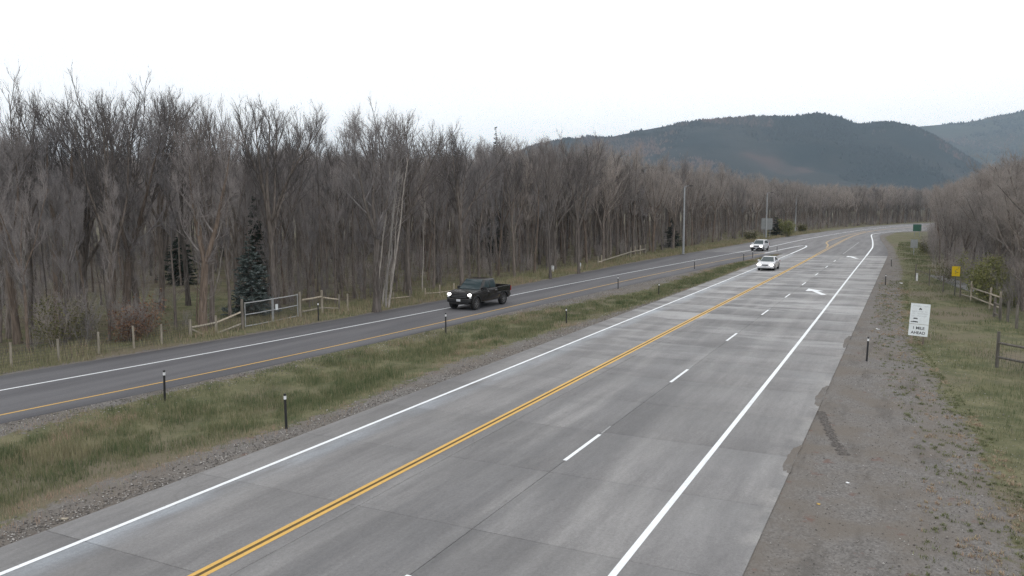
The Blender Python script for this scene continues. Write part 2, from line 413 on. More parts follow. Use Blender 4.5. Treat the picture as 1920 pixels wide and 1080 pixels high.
def ground_z(X, Y):
    X = np.asarray(X, float); Y = np.asarray(Y, float)
    d_med = np.clip(np.minimum(X - xat(MED_L, Y), xat(MED_R, Y) - X), 0, 3)
    d_med = np.where((Y < 126), d_med, 0)
    d_rt = np.clip(X - np.maximum(xat(VERGE, Y), -0.5), 0, 40) * (Y < 235)
    d_lf = np.clip(xat(FE, Y) - 1.2 - X, 0, 60)
    z = -0.030 - 0.07 * d_med - 0.02 * np.clip(d_rt, 0, 8) - 0.012 * np.clip(d_lf, 0, 10)
    z = z + (fbm(X * 0.5, Y * 0.5, 3) - 0.5) * 0.10 * np.clip(d_med + d_rt + d_lf, 0, 1)
    return z

# ------------------------------------------------------------------ ground
def build_ground():
    xs = np.concatenate([[-9000, -5000, -2500, -1200, -600, -300, -180], np.arange(-120, -44, 2.5), np.arange(-44, 16, 0.7), np.arange(16, 70, 3), [90, 130, 200, 400, 900, 2000, 4500, 9000]])
    ys = np.concatenate([[-6000, -2000, -600, -200, -80, -40, -20], np.arange(-10, 130, 0.8), np.arange(130, 300, 2.5), np.arange(300, 560, 8), [600, 700, 900, 1300, 2000, 3200, 5200, 9000]])
    X, Y = np.meshgrid(xs, ys); X = X.ravel(); Y = Y.ravel()
    Z = ground_z(X, Y)
    n, m = len(xs), len(ys)
    i = np.arange(n - 1)[None, :] + n * np.arange(m - 1)[:, None]; i = i.ravel()
    me = np_mesh('ground', np.stack([X, Y, Z], 1), quads=np.stack([i, i + 1, i + n + 1, i + n], 1), mat=M['ground'], smooth=True)
    md = np.minimum(X - xat(MED_L, Y), xat(MED_R, Y) - X)              # > 0 inside the grass
    md = np.where(Y < 125, md, -1.0)
    sd = np.maximum(md, X - xat(VERGE, Y))
    sd = np.maximum(sd, xat(FE, Y) - 0.5 - X)
    g = np.clip(0.5 - sd * 0.55, 0, 1)
    glade = np.exp(-(((X + 47) / 9) ** 2 + ((Y - 41) / 6) ** 2))
    g = np.where(X < xat(FOREST, Y) + 1, np.clip((X - xat(FOREST, Y) - 1) * 0.4, -1, 0) * (1 - np.clip(glade * 2, 0, 1)), g).astype(np.float32)
    a = me.attributes.new('gravel', 'FLOAT', 'POINT'); a.data.foreach_set('value', g)
    tag(link('ground', me), 'flat grassy and gravelly valley ground around the roads', kind='structure')
build_ground()

def strip_mesh(name, A, B, mat, z=0.0, skirt=0.12, n=None, m=6):
    """sheet between two polylines with the same number of points; skirts close its long edges"""
    V = []; Q = []
    A = np.asarray(A); B = np.asarray(B); k = len(A)
    for i in range(k):
        for j in range(m + 1):
            p = A[i] * (1 - j / m) + B[i] * j / m
            V.append((p[0], p[1], z))
    for i in range(k - 1):
        for j in range(m):
            a = i * (m + 1) + j
            Q.append((a, a + 1, a + m + 2, a + m + 1))
    if skirt:
        for side, j in ((0, 0), (1, m)):
            b = len(V)
            for i in range(k):
                p = V[i * (m + 1) + j]; V.append((p[0], p[1], z - skirt))
            for i in range(k - 1):
                t0, t1 = i * (m + 1) + j, (i + 1) * (m + 1) + j
                Q.append((t0, t1, b + i + 1, b + i) if side == 0 else (t1, t0, b + i, b + i + 1))
    return np_mesh(name, V, quads=Q, mat=mat)
def resample(P, n):
    P = np.asarray(P, float)
    d = np.concatenate([[0], np.cumsum(np.hypot(*np.diff(P, axis=0).T))])
    t = np.linspace(0, d[-1], n)
    return np.stack([np.interp(t, d, P[:, 0]), np.interp(t, d, P[:, 1])], 1)
def smooth_poly(P, n, it=2):
    P = np.asarray(P, float)
    for _ in range(it):                                       # corner cutting
        Q = np.empty((2 * len(P) - 2, 2)); Q[0::2] = 0.75 * P[:-1] + 0.25 * P[1:]; Q[1::2] = 0.25 * P[:-1] + 0.75 * P[1:]
        P = np.vstack([P[:1], Q, P[-1:]])
    return resample(P, n)
def cut_y(P, y0, y1, n):
    P = smooth_poly(P, 400, 2)
    Y = np.linspace(y0, y1, n)
    return np.stack([np.interp(Y, P[:, 1], P[:, 0]), Y], 1)

# ------------------------------------------------------------------ concrete carriageway: slabs with open joints
road = MB().box(((C_L + C_R) / 2, (C_END - 6) / 2, -0.16), (C_R - C_L - 0.06, C_END + 6 - 0.06, 0.28)).build('concrete_road', M['bed'])
tag(road, 'pale concrete highway of jointed slabs', kind='structure')
SLAB_X = [C_L, -11.42, -8.33, C_R]
ROW0, PITCHY = 10.62 - 4 * 4.22, 4.22
def slab_mesh(w, d):
    g = 0.008; b = 0.006
    x, y = w / 2 - g, d / 2 - g
    V = [(-x, -y, -0.03), (x, -y, -0.03), (x, y, -0.03), (-x, y, -0.03), (-x, -y, -b), (x, -y, -b), (x, y, -b), (-x, y, -b),
         (-x + b, -y + b, 0), (x - b, -y + b, 0), (x - b, y - b, 0), (-x + b, y - b, 0)]
    Q = [(8, 9, 10, 11)]
    for i in range(4):
        j = (i + 1) % 4
        Q += [(i, j, j + 4, i + 4), (i + 4, j + 4, j + 8, i + 8)]
    return np_mesh('slab', V, quads=Q, mat=M['concrete'])
slab_me = [slab_mesh(SLAB_X[i + 1] - SLAB_X[i], PITCHY) for i in range(3)]
r = 0
while ROW0 + (r + 1) * PITCHY <= C_END + 0.2:
    for i in range(3):
        o = link('slab', slab_me[i], road, ((SLAB_X[i] + SLAB_X[i + 1]) / 2, ROW0 + (r + 0.5) * PITCHY, 0.0015 * random.random()))
    r += 1
C_TOP_END = ROW0 + r * PITCHY

# ------------------------------------------------------------------ asphalt roads
A1 = cut_y(FE, -6, C_TOP_END, 70); B1 = cut_y(NE, -6, C_TOP_END, 70)
side_road = link('asphalt_road', strip_mesh('asphalt_road', A1, B1, M['asphalt'], 0.0))
tag(side_road, 'dark asphalt road along the edge of the wood', kind='structure')
fe2 = smooth_poly(np.vstack([[(np.interp(C_TOP_END, FE[:, 1], FE[:, 0]), C_TOP_END + 0.01)], FE[FE[:, 1] > C_TOP_END + 2]]), 90)
re2 = smooth_poly(np.vstack([[(C_R, C_TOP_END + 0.01)], RE[RE[:, 1] > C_TOP_END + 2]]), 90)
far_road = link('asphalt_junction', strip_mesh('asphalt_junction', fe2, re2, M['asphalt_worn'], 0.0, m=14))
tag(far_road, 'worn asphalt junction where the roads merge and bend right', kind='structure')

# ------------------------------------------------------------------ painted markings (sheets 5 mm up, parts of their road)
def line_on(name, pts, w, mat, parent, z=0.0065, n=60, smooth=True, ragged=0.06):
    P = smooth_poly(pts, n) if smooth else resample(pts, n)
    T = np.gradient(P, axis=0); T /= np.linalg.norm(T, axis=1)[:, None]
    Nn = np.stack([-T[:, 1], T[:, 0]], 1)
    jit = 1 + ragged * (rng.random((n, 1)) - 0.5)
    return link(name, strip_mesh(name, P + Nn * w / 2 * jit, P - Nn * w / 2 * jit, mat, z, skirt=0, m=1), parent)
line_on('edge_line', [(-15.43, -4), (-15.45, 60), (-15.5, 95), (-15.6, C_TOP_END)], 0.135, M['white_paint'], road, n=80)
for dx in (-0.105, 0.105):
    line_on('centre_line', [(-11.98 + dx, -4), (-11.95 + dx, 50), (-11.8 + dx, 100), (-11.9 + dx, C_TOP_END)], 0.115, M['yellow_paint'], road, n=80)
line_on('tar_strip', [(-11.98, -4), (-11.95, 50), (-11.8, 100), (-11.9, C_TOP_END)], 0.09, M['tar'], road, z=0.0045, n=60)
line_on('edge_line', [(-4.80, -4), (-4.84, 40), (-5.15, 85), (-5.30, C_TOP_END)], 0.15, M['white_paint'], road, n=80)
for y in [9.5, 20.14, 31.25, 42.35, 53.6, 64.7, 75.6, 86.9, 98.2, 109.6]:
    line_on('lane_dash', [(-8.31 - 0.0012 * y, y), (-8.31 - 0.0012 * (y + 2.9), y + 2.85)], 0.115, M['white_paint'], road, n=8, smooth=False)
    if y > 15: line_on('lane_ghost', [(-8.31 - 0.0012 * y, y + 2.97), (-8.33 - 0.0012 * y, y + 3.9)], 0.06, M['white_worn'], road, n=4, smooth=False, z=0.0042)
def arrow(tail, head, parent):
    a, b = Vector((*tail, 0)), Vector((*head, 0)); t = (b - a); Ln = t.length; t.normalize(); nn = Vector((-t.y, t.x, 0))
    hw, sw, hl = 0.75, 0.22, Ln * 0.42
    P = [a + nn * sw, a - nn * sw, b - t * hl - nn * sw, b - t * hl - nn * hw, b, b - t * hl + nn * hw, b - t * hl + nn * sw]
    me = bpy.data.meshes.new('merge_arrow'); me.from_pydata([(p.x, p.y, 0.007) for p in P], [], [(0, 1, 2, 6), (3, 4, 5), (2, 3, 5, 6)])
    me.materials.append(M['white_paint']); return link('merge_arrow', me, parent)
def gxy(*p): q = G(*p); return (q.x, q.y)
arrow(gxy(1545, 553), gxy(1516, 541), road)
arrow(gxy(1607, 485), gxy(1590, 480), road)
# side road lines
line_on('edge_line', np.vstack([[(-33.2, -4)], poly_w([(0, 732), (180, 700), (480, 646), (860, 574), (1080, 529.7), (1320, 485)]), [(-23.4, C_TOP_END)]]), 0.13, M['white_paint'], side_road, n=90)
line_on('edge_line', np.vstack([[(-29.2, -4)], poly_w([(0, 778), (240, 730), (480, 681), (760, 620), (1023, 560), (1200, 520), (1360, 487)]), [(-19.3, C_TOP_END)]]), 0.11, M['yellow_paint'], side_road, n=90)
# junction lines
line_on('edge_line', np.vstack([[(-23.4, C_TOP_END + 0.05)], poly_w([(1440, 464), (1500, 450), (1600, 433), (1660, 426), (1710, 422)]), [(30, 415)]]), 0.22, M['white_paint'], far_road, n=80)
line_on('gore_line', [(-15.6, C_TOP_END + 0.05), (-15.7, 140), (-15.9, 148), (-16.5, 152.5), (-17.2, 151.0), (-18.4, 138), (-19.3, C_TOP_END + 0.05)], 0.28, M['white_paint'], far_road, n=90)
for dx in (-0.17, 0.17):
    line_on('centre_line', np.array([(-11.9, C_TOP_END + 0.05), (-12.0, 150), (-12.1, 185), (-11.7, 215), (-9.8, 248), (-3.5, 285), (10, 330)]) + np.array([dx, 0]), 0.2, M['yellow_worn'], far_road, n=60)
line_on('gore_line', [(-12.5, 146), (-13.0, 156), (-14.2, 164), (-14.6, 174), (-14.2, 186), (-13.2, 214), (-10.9, 246)], 0.30, M['yellow_worn'], far_road, n=60)
line_on('edge_line', [(-5.30, C_TOP_END + 0.05), (-5.4, 142), (-5.5, 152), (-6.6, 180), (-8.2, 212), (-8.3, 222), (-6.2, 236), (0, 255), (12, 282), (40, 330)], 0.24, M['white_paint'], far_road, n=120)
line_on('lane_ghost', [(-8.6, C_TOP_END + 3), (-8.7, 170)], 0.16, M['white_worn'], far_road, n=10)

# gravel washed over the slab edge
def gravel_lobe(cx, cy, rx, ry, seed):
    rr = random.Random(seed); n = 72; V = [(cx, cy, 0.010)]; ph = [rr.random() * 6.28 for _ in range(6)]
    for k in range(n):
        a = 2 * PI * k / n; q = 0.8 + sum(0.06 / (j + 1) ** 0.6 * math.sin((2 * j + 2) * a + ph[j]) for j in range(6)) + 0.10 * rr.random()
        x = cx + rx * q * math.cos(a); V.append((x, cy + ry * q * math.sin(a), 0.003 if x < C_R + 0.02 else -0.07))
    me = bpy.data.meshes.new('gravel_spill'); me.from_pydata(V, [], [(0, k + 1, (k + 1) % n + 1) for k in range(n)])
    me.materials.append(M['ground']); me.attributes.new('gravel', 'FLOAT', 'POINT').data.foreach_set('value', np.full(n + 1, 1.6, np.float32))
    o = link('gravel_spill', me); tag(o, kind='stuff')
    return o
tag(gravel_lobe(-2.60, 23.2, 0.24, 1.7, 1), 'brown gravel spilled over the right edge of the concrete, nearer patch')
tag(gravel_lobe(-2.60, 31.6, 0.26, 2.1, 2), 'brown gravel spilled over the right edge of the concrete, farther patch')
tag(gravel_lobe(-2.6, 45.0, 0.22, 2.6, 3), 'thin gravel fringe on the concrete edge beside the white sign')

M['gravel_dark'] = simple('scuffed_gravel', (0.098, 0.090, 0.085), 0.95, 0.1, var=0.45, scale=18, bump=0.4)
tm_ = line_on('tyre_mark', poly_w([(1538, 770), (1552, 800), (1566, 828), (1584, 852)]), 0.24, M['gravel_dark'], None, z=-0.022, n=60, ragged=1.1)
tag(tm_, 'dark tyre scuff crossing the gravel shoulder', kind='structure')
# ------------------------------------------------------------------ hills
def ridge_xyz(px, py, F):
    v = (540 - py) / FOC; fx = CP + v * SP
    R = (px - 960) / FOC / fx * F
    return R * CT - F * ST, R * ST + F * CT, ztop(py, F)
def build_hill(name, label, crest, F0, Fc, F1, mat, seed, ntree, treeh):
    crest = np.array(crest, float)
    pxs = np.arange(crest[0, 0], crest[-1, 0] + 1, 10.0)
    fs = np.concatenate([np.linspace(F0, Fc, 44), np.linspace(Fc, F1, 12)[1:]])
    PXg, Fg = np.meshgrid(pxs, fs)
    yc = np.interp(PXg, crest[:, 0], crest[:, 1])
    zc = ztop(yc, Fc)
    t = np.clip((Fg - F0) / (Fc - F0), 0, 1)
    back = np.clip((Fg - Fc) / (F1 - Fc), 0, 1)
    R = (PXg - 960) / FOC / CP * Fg
    X = R * CT - Fg * ST; Y = R * ST + Fg * CT
    prof = (t ** 1.25) * (1 - back * 0.6)
    Z = zc * prof * Fg / Fc ** 1.0 * (Fc / Fg)
    sp = fbm(X / 420, Y / 420, seed, 5) - 0.47
    Z = Z + sp * 170 * np.sin(PI * np.clip(t, 0, 1)) * (back == 0) - 2
    V = np.stack([X.ravel(), Y.ravel(), Z.ravel()], 1)
    n, m = len(pxs), len(fs)
    i = (np.arange(n - 1)[None, :] + n * np.arange(m - 1)[:, None]).ravel()
    me = np_mesh(name, V, quads=np.stack([i, i + 1, i + n + 1, i + n], 1), mat=mat, smooth=True)
    o = tag(link(name, me), label, kind='structure')
    # conifers: one far-off mass
    Zg = Z
    a = rng.random(ntree) * (n - 1.001); b = rng.random(ntree) ** 0.8 * 44.5
    a[:ntree // 7] = rng.random(ntree // 7) * (n - 1.001); b[:ntree // 7] = 42.0 + rng.random(ntree // 7) * 2.5
    ai = a.astype(int); bi = np.clip(b.astype(int), 0, m - 2); fa = a - ai; fb = b - bi
    def smp(A): return (A[bi, ai] * (1 - fa) + A[bi, ai + 1] * fa) * (1 - fb) + (A[bi + 1, ai] * (1 - fa) + A[bi + 1, ai + 1] * fa) * fb
    tx, ty, tz = smp(X), smp(Y), smp(Zg)
    cover = fbm(tx / 330, ty / 330, seed + 9, 4)
    keep = (cover > 0.40) & ~((np.abs(fbm(tx / 300, ty / 300, seed + 4, 3) - 0.47) < 0.05) & (rng.random(ntree) < 0.8))
    tpx = (crest[0, 0] + a * 10.0)[keep]
    tx, ty, tz, cover = tx[keep], ty[keep], tz[keep], cover[keep]
    k = len(tx)
    h = treeh * (0.35 + 1.0 * rng.random(k) ** 1.8); w = h * (0.40 + 0.35 * rng.random(k))
    ang = rng.random(k) * 6.28
    Vt = np.zeros((k, 5, 3))
    for q in range(4):
        Vt[:, q, 0] = tx + w * np.cos(ang + q * PI / 2); Vt[:, q, 1] = ty + w * np.sin(ang + q * PI / 2); Vt[:, q, 2] = tz - 2
    Vt[:, 4, 0] = tx; Vt[:, 4, 1] = ty; Vt[:, 4, 2] = tz + h
    base = np.arange(k)[:, None] * 5
    T = np.concatenate([base + np.array([[q, (q + 1) % 4, 4]]) for q in range(4)])
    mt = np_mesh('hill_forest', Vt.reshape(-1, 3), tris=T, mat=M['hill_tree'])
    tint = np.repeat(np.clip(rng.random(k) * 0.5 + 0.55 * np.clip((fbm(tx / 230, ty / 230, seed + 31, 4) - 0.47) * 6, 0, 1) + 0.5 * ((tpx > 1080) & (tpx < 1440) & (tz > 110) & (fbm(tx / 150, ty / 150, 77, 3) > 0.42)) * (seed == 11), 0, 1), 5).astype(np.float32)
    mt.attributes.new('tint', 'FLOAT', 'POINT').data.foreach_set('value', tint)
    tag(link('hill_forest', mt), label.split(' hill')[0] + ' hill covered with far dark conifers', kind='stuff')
def hill_mat(name, a, b, c):
    s = NB(name); P = s.pos()
    q = s.mix(s.mr(s.noise(P, 0.0032, 6, 0.6), 0.40, 0.62), a, b)
    q = s.mix(s.mr(s.noise(s.map(P, (1, 1, 1)), 0.0016, 3), 0.56, 0.66), q, c)
    return s.fin(q, 0.95, 0.05)
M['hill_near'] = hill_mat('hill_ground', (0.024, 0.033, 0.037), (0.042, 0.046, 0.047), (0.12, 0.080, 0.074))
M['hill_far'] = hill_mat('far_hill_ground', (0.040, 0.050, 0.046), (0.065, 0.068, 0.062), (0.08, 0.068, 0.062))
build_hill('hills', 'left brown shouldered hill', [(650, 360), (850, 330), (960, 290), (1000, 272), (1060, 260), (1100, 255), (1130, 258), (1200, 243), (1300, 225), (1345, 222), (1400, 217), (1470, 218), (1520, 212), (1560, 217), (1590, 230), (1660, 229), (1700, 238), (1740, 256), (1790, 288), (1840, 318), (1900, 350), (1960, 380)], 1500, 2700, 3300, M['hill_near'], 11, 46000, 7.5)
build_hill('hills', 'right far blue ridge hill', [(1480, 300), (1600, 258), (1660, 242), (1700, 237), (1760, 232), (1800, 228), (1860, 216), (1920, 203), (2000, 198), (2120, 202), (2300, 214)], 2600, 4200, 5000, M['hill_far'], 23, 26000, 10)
# ------------------------------------------------------------------ tree makers
class Acc:                                                     # vectorised tubes and cones
    def __init__(s): s.V = []; s.T = []; s.n = 0
    def put(s, V, T):
        s.V.append(np.asarray(V, float)); s.T.append(np.asarray(T, int) + s.n); s.n += len(V)
    def tube(s, P, R, k=6):
        P = np.asarray(P, float); R = np.asarray(R, float); n = len(P)
        t = np.gradient(P, axis=0); t /= np.linalg.norm(t, axis=1)[:, None] + 1e-9
        ref = np.where(np.abs(t[:, :1]) < 0.8, np.array([[1., 0, 0]]), np.array([[0, 1., 0]]))
        u = np.cross(t, ref); u /= np.linalg.norm(u, axis=1)[:, None] + 1e-9; w = np.cross(t, u)
        an = np.arange(k) * 2 * PI / k
        V = P[:, None] + R[:, None, None] * (u[:, None] * np.cos(an)[None, :, None] + w[:, None] * np.sin(an)[None, :, None])
        i = np.arange(n - 1)[:, None] * k; a = np.arange(k)[None]; b = (a + 1) % k
        T = np.concatenate([np.stack([i + a, i + b, i + k + b], -1).reshape(-1, 3), np.stack([i + a, i + k + b, i + k + a], -1).reshape(-1, 3)])
        s.put(V.reshape(-1, 3), T)
    def cones(s, A, B, r):
        A = np.asarray(A); B = np.asarray(B); n = len(A)
        t = B - A; t /= np.linalg.norm(t, axis=1)[:, None] + 1e-9
        ref = np.where(np.abs(t[:, :1]) < 0.8, np.array([[1., 0, 0]]), np.array([[0, 1., 0]]))
        u = np.cross(t, ref); u /= np.linalg.norm(u, axis=1)[:, None] + 1e-9; w = np.cross(t, u)
        r = np.broadcast_to(np.asarray(r, float), (n,))[:, None]
        V = np.empty((n, 4, 3))
        for q in range(3):
            V[:, q] = A + r * (u * math.cos(q * 2.0944) + w * math.sin(q * 2.0944))
        V[:, 3] = B
        b = np.arange(n)[:, None] * 4
        s.put(V.reshape(-1, 3), np.concatenate([b + np.array([[0, 1, 3]]), b + np.array([[1, 2, 3]]), b + np.array([[2, 0, 3]])]))
    def mesh(s, name, mat, smooth=False):
        return np_mesh(name, np.concatenate(s.V), tris=np.concatenate(s.T), mat=mat, smooth=smooth)
def unit(v): return v / (np.linalg.norm(v, axis=-1, keepdims=True) + 1e-9)
def grow(rg, p, d, L, n, up=0.15, wob=0.12):
    P = [p]; d = d / np.linalg.norm(d)
    for _ in range(n):
        d = d + rg.normal(0, wob, 3) + np.array([0, 0, up]); d /= np.linalg.norm(d)
        P.append(P[-1] + d * L / n)
    return np.array(P)
def along(P, t):
    x = np.clip(t, 0, 0.9999) * (len(P) - 1); i = x.astype(int); f = (x - i)[:, None]
    return P[i] * (1 - f) + P[i + 1] * f, unit(P[i + 1] - P[i])
def twigs(rg, acc, paths, per, lmin, lmax, r, spread=0.75, up=0.35, t0=0.15):
    """short shoots along a list of paths; returns their starts and ends"""
    A = []; D = []
    for P in paths:
        t = t0 + (1 - t0) * rg.random(per)
        a, d = along(P, t); A.append(a); D.append(d)
    A = np.concatenate(A); D = np.concatenate(D)
    d = unit(D * 0.8 + rg.normal(0, spread, A.shape) * 0.7 + np.array([0, 0, up]))
    L = lmin + (lmax - lmin) * rg.random(len(A))
    B = A + d * L[:, None]
    acc.cones(A, B, r * (0.7 + 0.6 * rg.random(len(A))))
    return A, B
def twigs2(rg, acc, A, B, per, lmin, lmax, r, spread=0.8, up=0.3):
    A2 = np.repeat(A, per, 0); B2 = np.repeat(B, per, 0); t = 0.25 + 0.75 * rg.random((len(A2), 1))
    S = A2 + (B2 - A2) * t
    d = unit(unit(B2 - A2) + rg.normal(0, spread, S.shape) * 0.7 + np.array([0, 0, up]))
    L = lmin + (lmax - lmin) * rg.random((len(S), 1))
    acc.cones(S, S + d * L, r * (0.7 + 0.6 * rg.random(len(S))))
    return S, S + d * L
def bare_tree(seed, h=15.0, r0=0.2, leaders=2, first=0.35, spread=1.0, dens=1.0, lean=0.0, broken=False):
    rg = np.random.default_rng(seed); tr = Acc(); cr = Acc()
    fork = h * (0.30 + 0.25 * rg.random()) if leaders > 1 else h * 0.92
    d0 = np.array([lean, lean * 0.3, 1.0]) + rg.normal(0, 0.03, 3)
    P0 = grow(rg, np.zeros(3), d0, fork, 8, 0.02, 0.035)
    P0[0, 2] = -0.25
    R0 = np.linspace(r0, r0 * (0.72 if leaders > 1 else 0.12), len(P0)); R0[0] *= 1.35; R0[1] *= 1.08
    tr.tube(P0, R0, 9)
    stems = [(P0, R0)]; az0 = rg.random() * 6.28
    for k in range(leaders if leaders > 1 else 0):
        az = az0 + k * 2 * PI / leaders + rg.normal(0, 0.3)
        d = unit(P0[-1] - P0[-2]) + np.array([math.cos(az), math.sin(az), 0]) * (0.28 + 0.22 * rg.random()) * spread
        L = (h - fork) * (0.82 + 0.18 * rg.random()) if k else (h - fork) * 0.98
        P = grow(rg, P0[-1] - unit(P0[-1] - P0[-2]) * 0.1, d, L, 9, 0.09, 0.06)
        R = np.linspace(r0 * (0.62 if k == 0 else 0.5), 0.022, len(P))
        tr.tube(P, R, 7); stems.append((P, R))
    limbs = []
    for si, (P, R) in enumerate(stems):
        main = si == 0
        if main and leaders > 1:
            nl = int(3 * dens); ts = first / 0.45 * 0.9 + 0.1 * rg.random(nl); ts = np.clip(ts, 0.5, 0.95)
        else:
            nl = int((10 if leaders == 1 else 7) * dens); ts = np.linspace(0.12 if leaders > 1 else first, 0.95, nl) + rg.normal(0, 0.02, nl)
        ts = np.clip(ts, 0.05, 0.97)
        pts, dirs = along(P, ts)
        for j in range(nl):
            az = j * 2.399 + rg.normal(0, 0.4) + si
            out = np.array([math.cos(az), math.sin(az), 0])
            inc = 0.75 + 0.5 * rg.random()
            L = h * (0.26 - 0.15 * ts[j]) * (0.75 + 0.5 * rg.random()) * (spread if leaders == 1 else 1.0)
            rr = min(np.interp(ts[j] * (len(R) - 1), np.arange(len(R)), R) * 0.55, 0.018 * L + 0.012)
            Q = grow(rg, pts[j], dirs[j] + out * inc, L, 6, 0.17, 0.10)
            cr.tube(Q, np.linspace(rr, 0.012, len(Q)), 5); limbs.append(Q)
        limbs.append(P[len(P) * 2 // 3:])
    subs = []
    for Q in limbs:
        m = int(8 * dens)
        ts = 0.2 + 0.78 * rg.random(m); pts, dirs = along(Q, ts); LQ = np.linalg.norm(Q[-1] - Q[0])
        for j in range(m):
            d = dirs[j] * 0.9 + rg.normal(0, 0.5, 3) + np.array([0, 0, 0.35])
            L = max(0.6, LQ * (0.62 - 0.32 * ts[j])) * (0.7 + 0.5 * rg.random())
            S = grow(rg, pts[j], d, L, 4, 0.14, 0.10)
            cr.tube(S, np.linspace(0.017, 0.007, len(S)), 3); subs.append(S)
    A, B = twigs(rg, cr, subs, 7, 0.35, 1.0, 0.0085)
    twigs2(rg, cr, A, B, 4, 0.18, 0.55, 0.006)
    # dead twigs down the trunk
    low = [P0[1:]]
    A, B = twigs(rg, cr, low, 22, 0.5, 1.8, 0.010, 0.9, 0.0, 0.0)
    twigs2(rg, cr, A, B, 4, 0.2, 0.7, 0.006)
    return tr, cr
def vase_tree(seed, h=15.5, r0=0.24, fork=0.42, nl=5, spread=0.55):
    """fan-shaped crown: straight ascending leaders that branch again and again at narrow angles"""
    rg = np.random.default_rng(seed); tr = Acc(); cr = Acc(); up = np.array([0, 0, 1.0])
    P0 = grow(rg, np.zeros(3), np.array([rg.normal(0, 0.03), rg.normal(0, 0.03), 1.0]), fork * h, 7, 0.02, 0.03); P0[0, 2] = -0.25
    R0 = np.linspace(r0, r0 * 0.75, len(P0)); R0[0] *= 1.35; tr.tube(P0, R0, 9)
    def child(d, ang, az):
        a = np.array([1., 0, 0]) if abs(d[0]) < 0.8 else np.array([0, 1., 0]); u = unit(np.cross(d, a)); w = np.cross(d, u)
        return d * math.cos(ang) + (u * math.cos(az) + w * math.sin(az)) * math.sin(ang)
    lead = []
    for k in range(nl):
        az = k * 2.399 + rg.normal(0, 0.3); q = spread * (0.25 + 0.75 * (k / max(1, nl - 1))) * (0.8 + 0.4 * rg.random())
        st = P0[-1 - (k % 3)] if k else P0[-1]
        d = unit(np.array([math.cos(az) * q, math.sin(az) * q, 1.0])); L = (h - st[2]) * (1.0 - 0.16 * rg.random() * (k > 0)) / max(0.75, d[2]) * (0.97 if k else 0.93)
        P = grow(rg, st, d, L, 8, 0.035, 0.045); tr.tube(P, np.linspace(r0 * (0.66 if k == 0 else 0.52), 0.024, len(P)), 7); lead.append((P, L))
    l2 = []; l3 = []
    for P, L in lead:
        m = 9
        for j in range(m):
            t = 0.22 + 0.72 * (j + rg.random()) / m; p, d = along(P, np.array([t]))
            dd = child(d[0], 0.55 + 0.25 * rg.random(), j * 2.399 + rg.normal(0, 0.5)) + up * 0.18; LL = L * (0.52 - 0.34 * t) * (0.7 + 0.5 * rg.random())
            Q = grow(rg, p[0], dd, LL, 5, 0.07, 0.06); cr.tube(Q, np.linspace(0.058 - 0.025 * t, 0.013, len(Q)), 4); l2.append((Q, LL))
        l2.append((P[5:], L * 0.3))
    for Q, LL in l2:
        m = 6
        for j in range(m):
            t = 0.15 + 0.82 * (j + rg.random()) / m; p, d = along(Q, np.array([t]))
            dd = child(d[0], 0.5 + 0.3 * rg.random(), rg.random() * 6.28) + up * 0.2
            S = grow(rg, p[0], dd, max(0.5, LL * (0.6 - 0.32 * t)) * (0.7 + 0.5 * rg.random()), 3, 0.06, 0.07); cr.tube(S, np.linspace(0.017, 0.008, len(S)), 3); l3.append(S)
    A, B = twigs(rg, cr, l3, 4, 0.35, 0.95, 0.011, 0.45, 0.35); twigs2(rg, cr, A, B, 2, 0.2, 0.55, 0.0075, 0.6, 0.35)
    A, B = twigs(rg, cr, [P0[1:]], 16, 0.5, 1.6, 0.010, 0.9, 0.0, 0.0); twigs2(rg, cr, A, B, 3, 0.2, 0.7, 0.006)
    return tr, cr
def brush(seed, h=3.5, stems=9, r=0.018, spread=0.45, per=7):
    rg = np.random.default_rng(seed); a = Acc(); subs = []
    for k in range(stems):
        az = rg.random() * 6.28; q = rg.random() * spread
        p = np.array([math.cos(az) * 0.25, math.sin(az) * 0.25, -0.1])
        P = grow(rg, p, np.array([math.cos(az) * q, math.sin(az) * q, 1.0]), h * (0.6 + 0.4 * rg.random()), 6, 0.03, 0.07)
        a.tube(P, np.linspace(r, 0.005, len(P)), 4); subs.append(P)
    A, B = twigs(rg, a, subs, per * 2, 0.4, 1.3, 0.008, 0.6, 0.5)
    twigs2(rg, a, A, B, 5, 0.2, 0.6, 0.0055)
    return a, subs
def leaves(rg, C, size, per, spread):
    """small leaf quads scattered about centres C"""
    S = np.repeat(C, per, 0) + rg.normal(0, spread, (len(C) * per, 3)); n = len(S)
    u = unit(rg.normal(0, 1, (n, 3))); w = unit(np.cross(u, rg.normal(0, 1, (n, 3))))
    s = size * (0.6 + 0.8 * rg.random((n, 1)))
    V = np.stack([S - u * s, S + w * s * 0.6, S + u * s, S - w * s * 0.6], 1).reshape(-1, 3)
    return V, (np.arange(n)[:, None] * 4 + np.array([[0, 1, 2, 3]]))
def tint_attr(me, vals):
    me.attributes.new('tint', 'FLOAT', 'POINT').data.foreach_set('value', np.asarray(vals, np.float32))
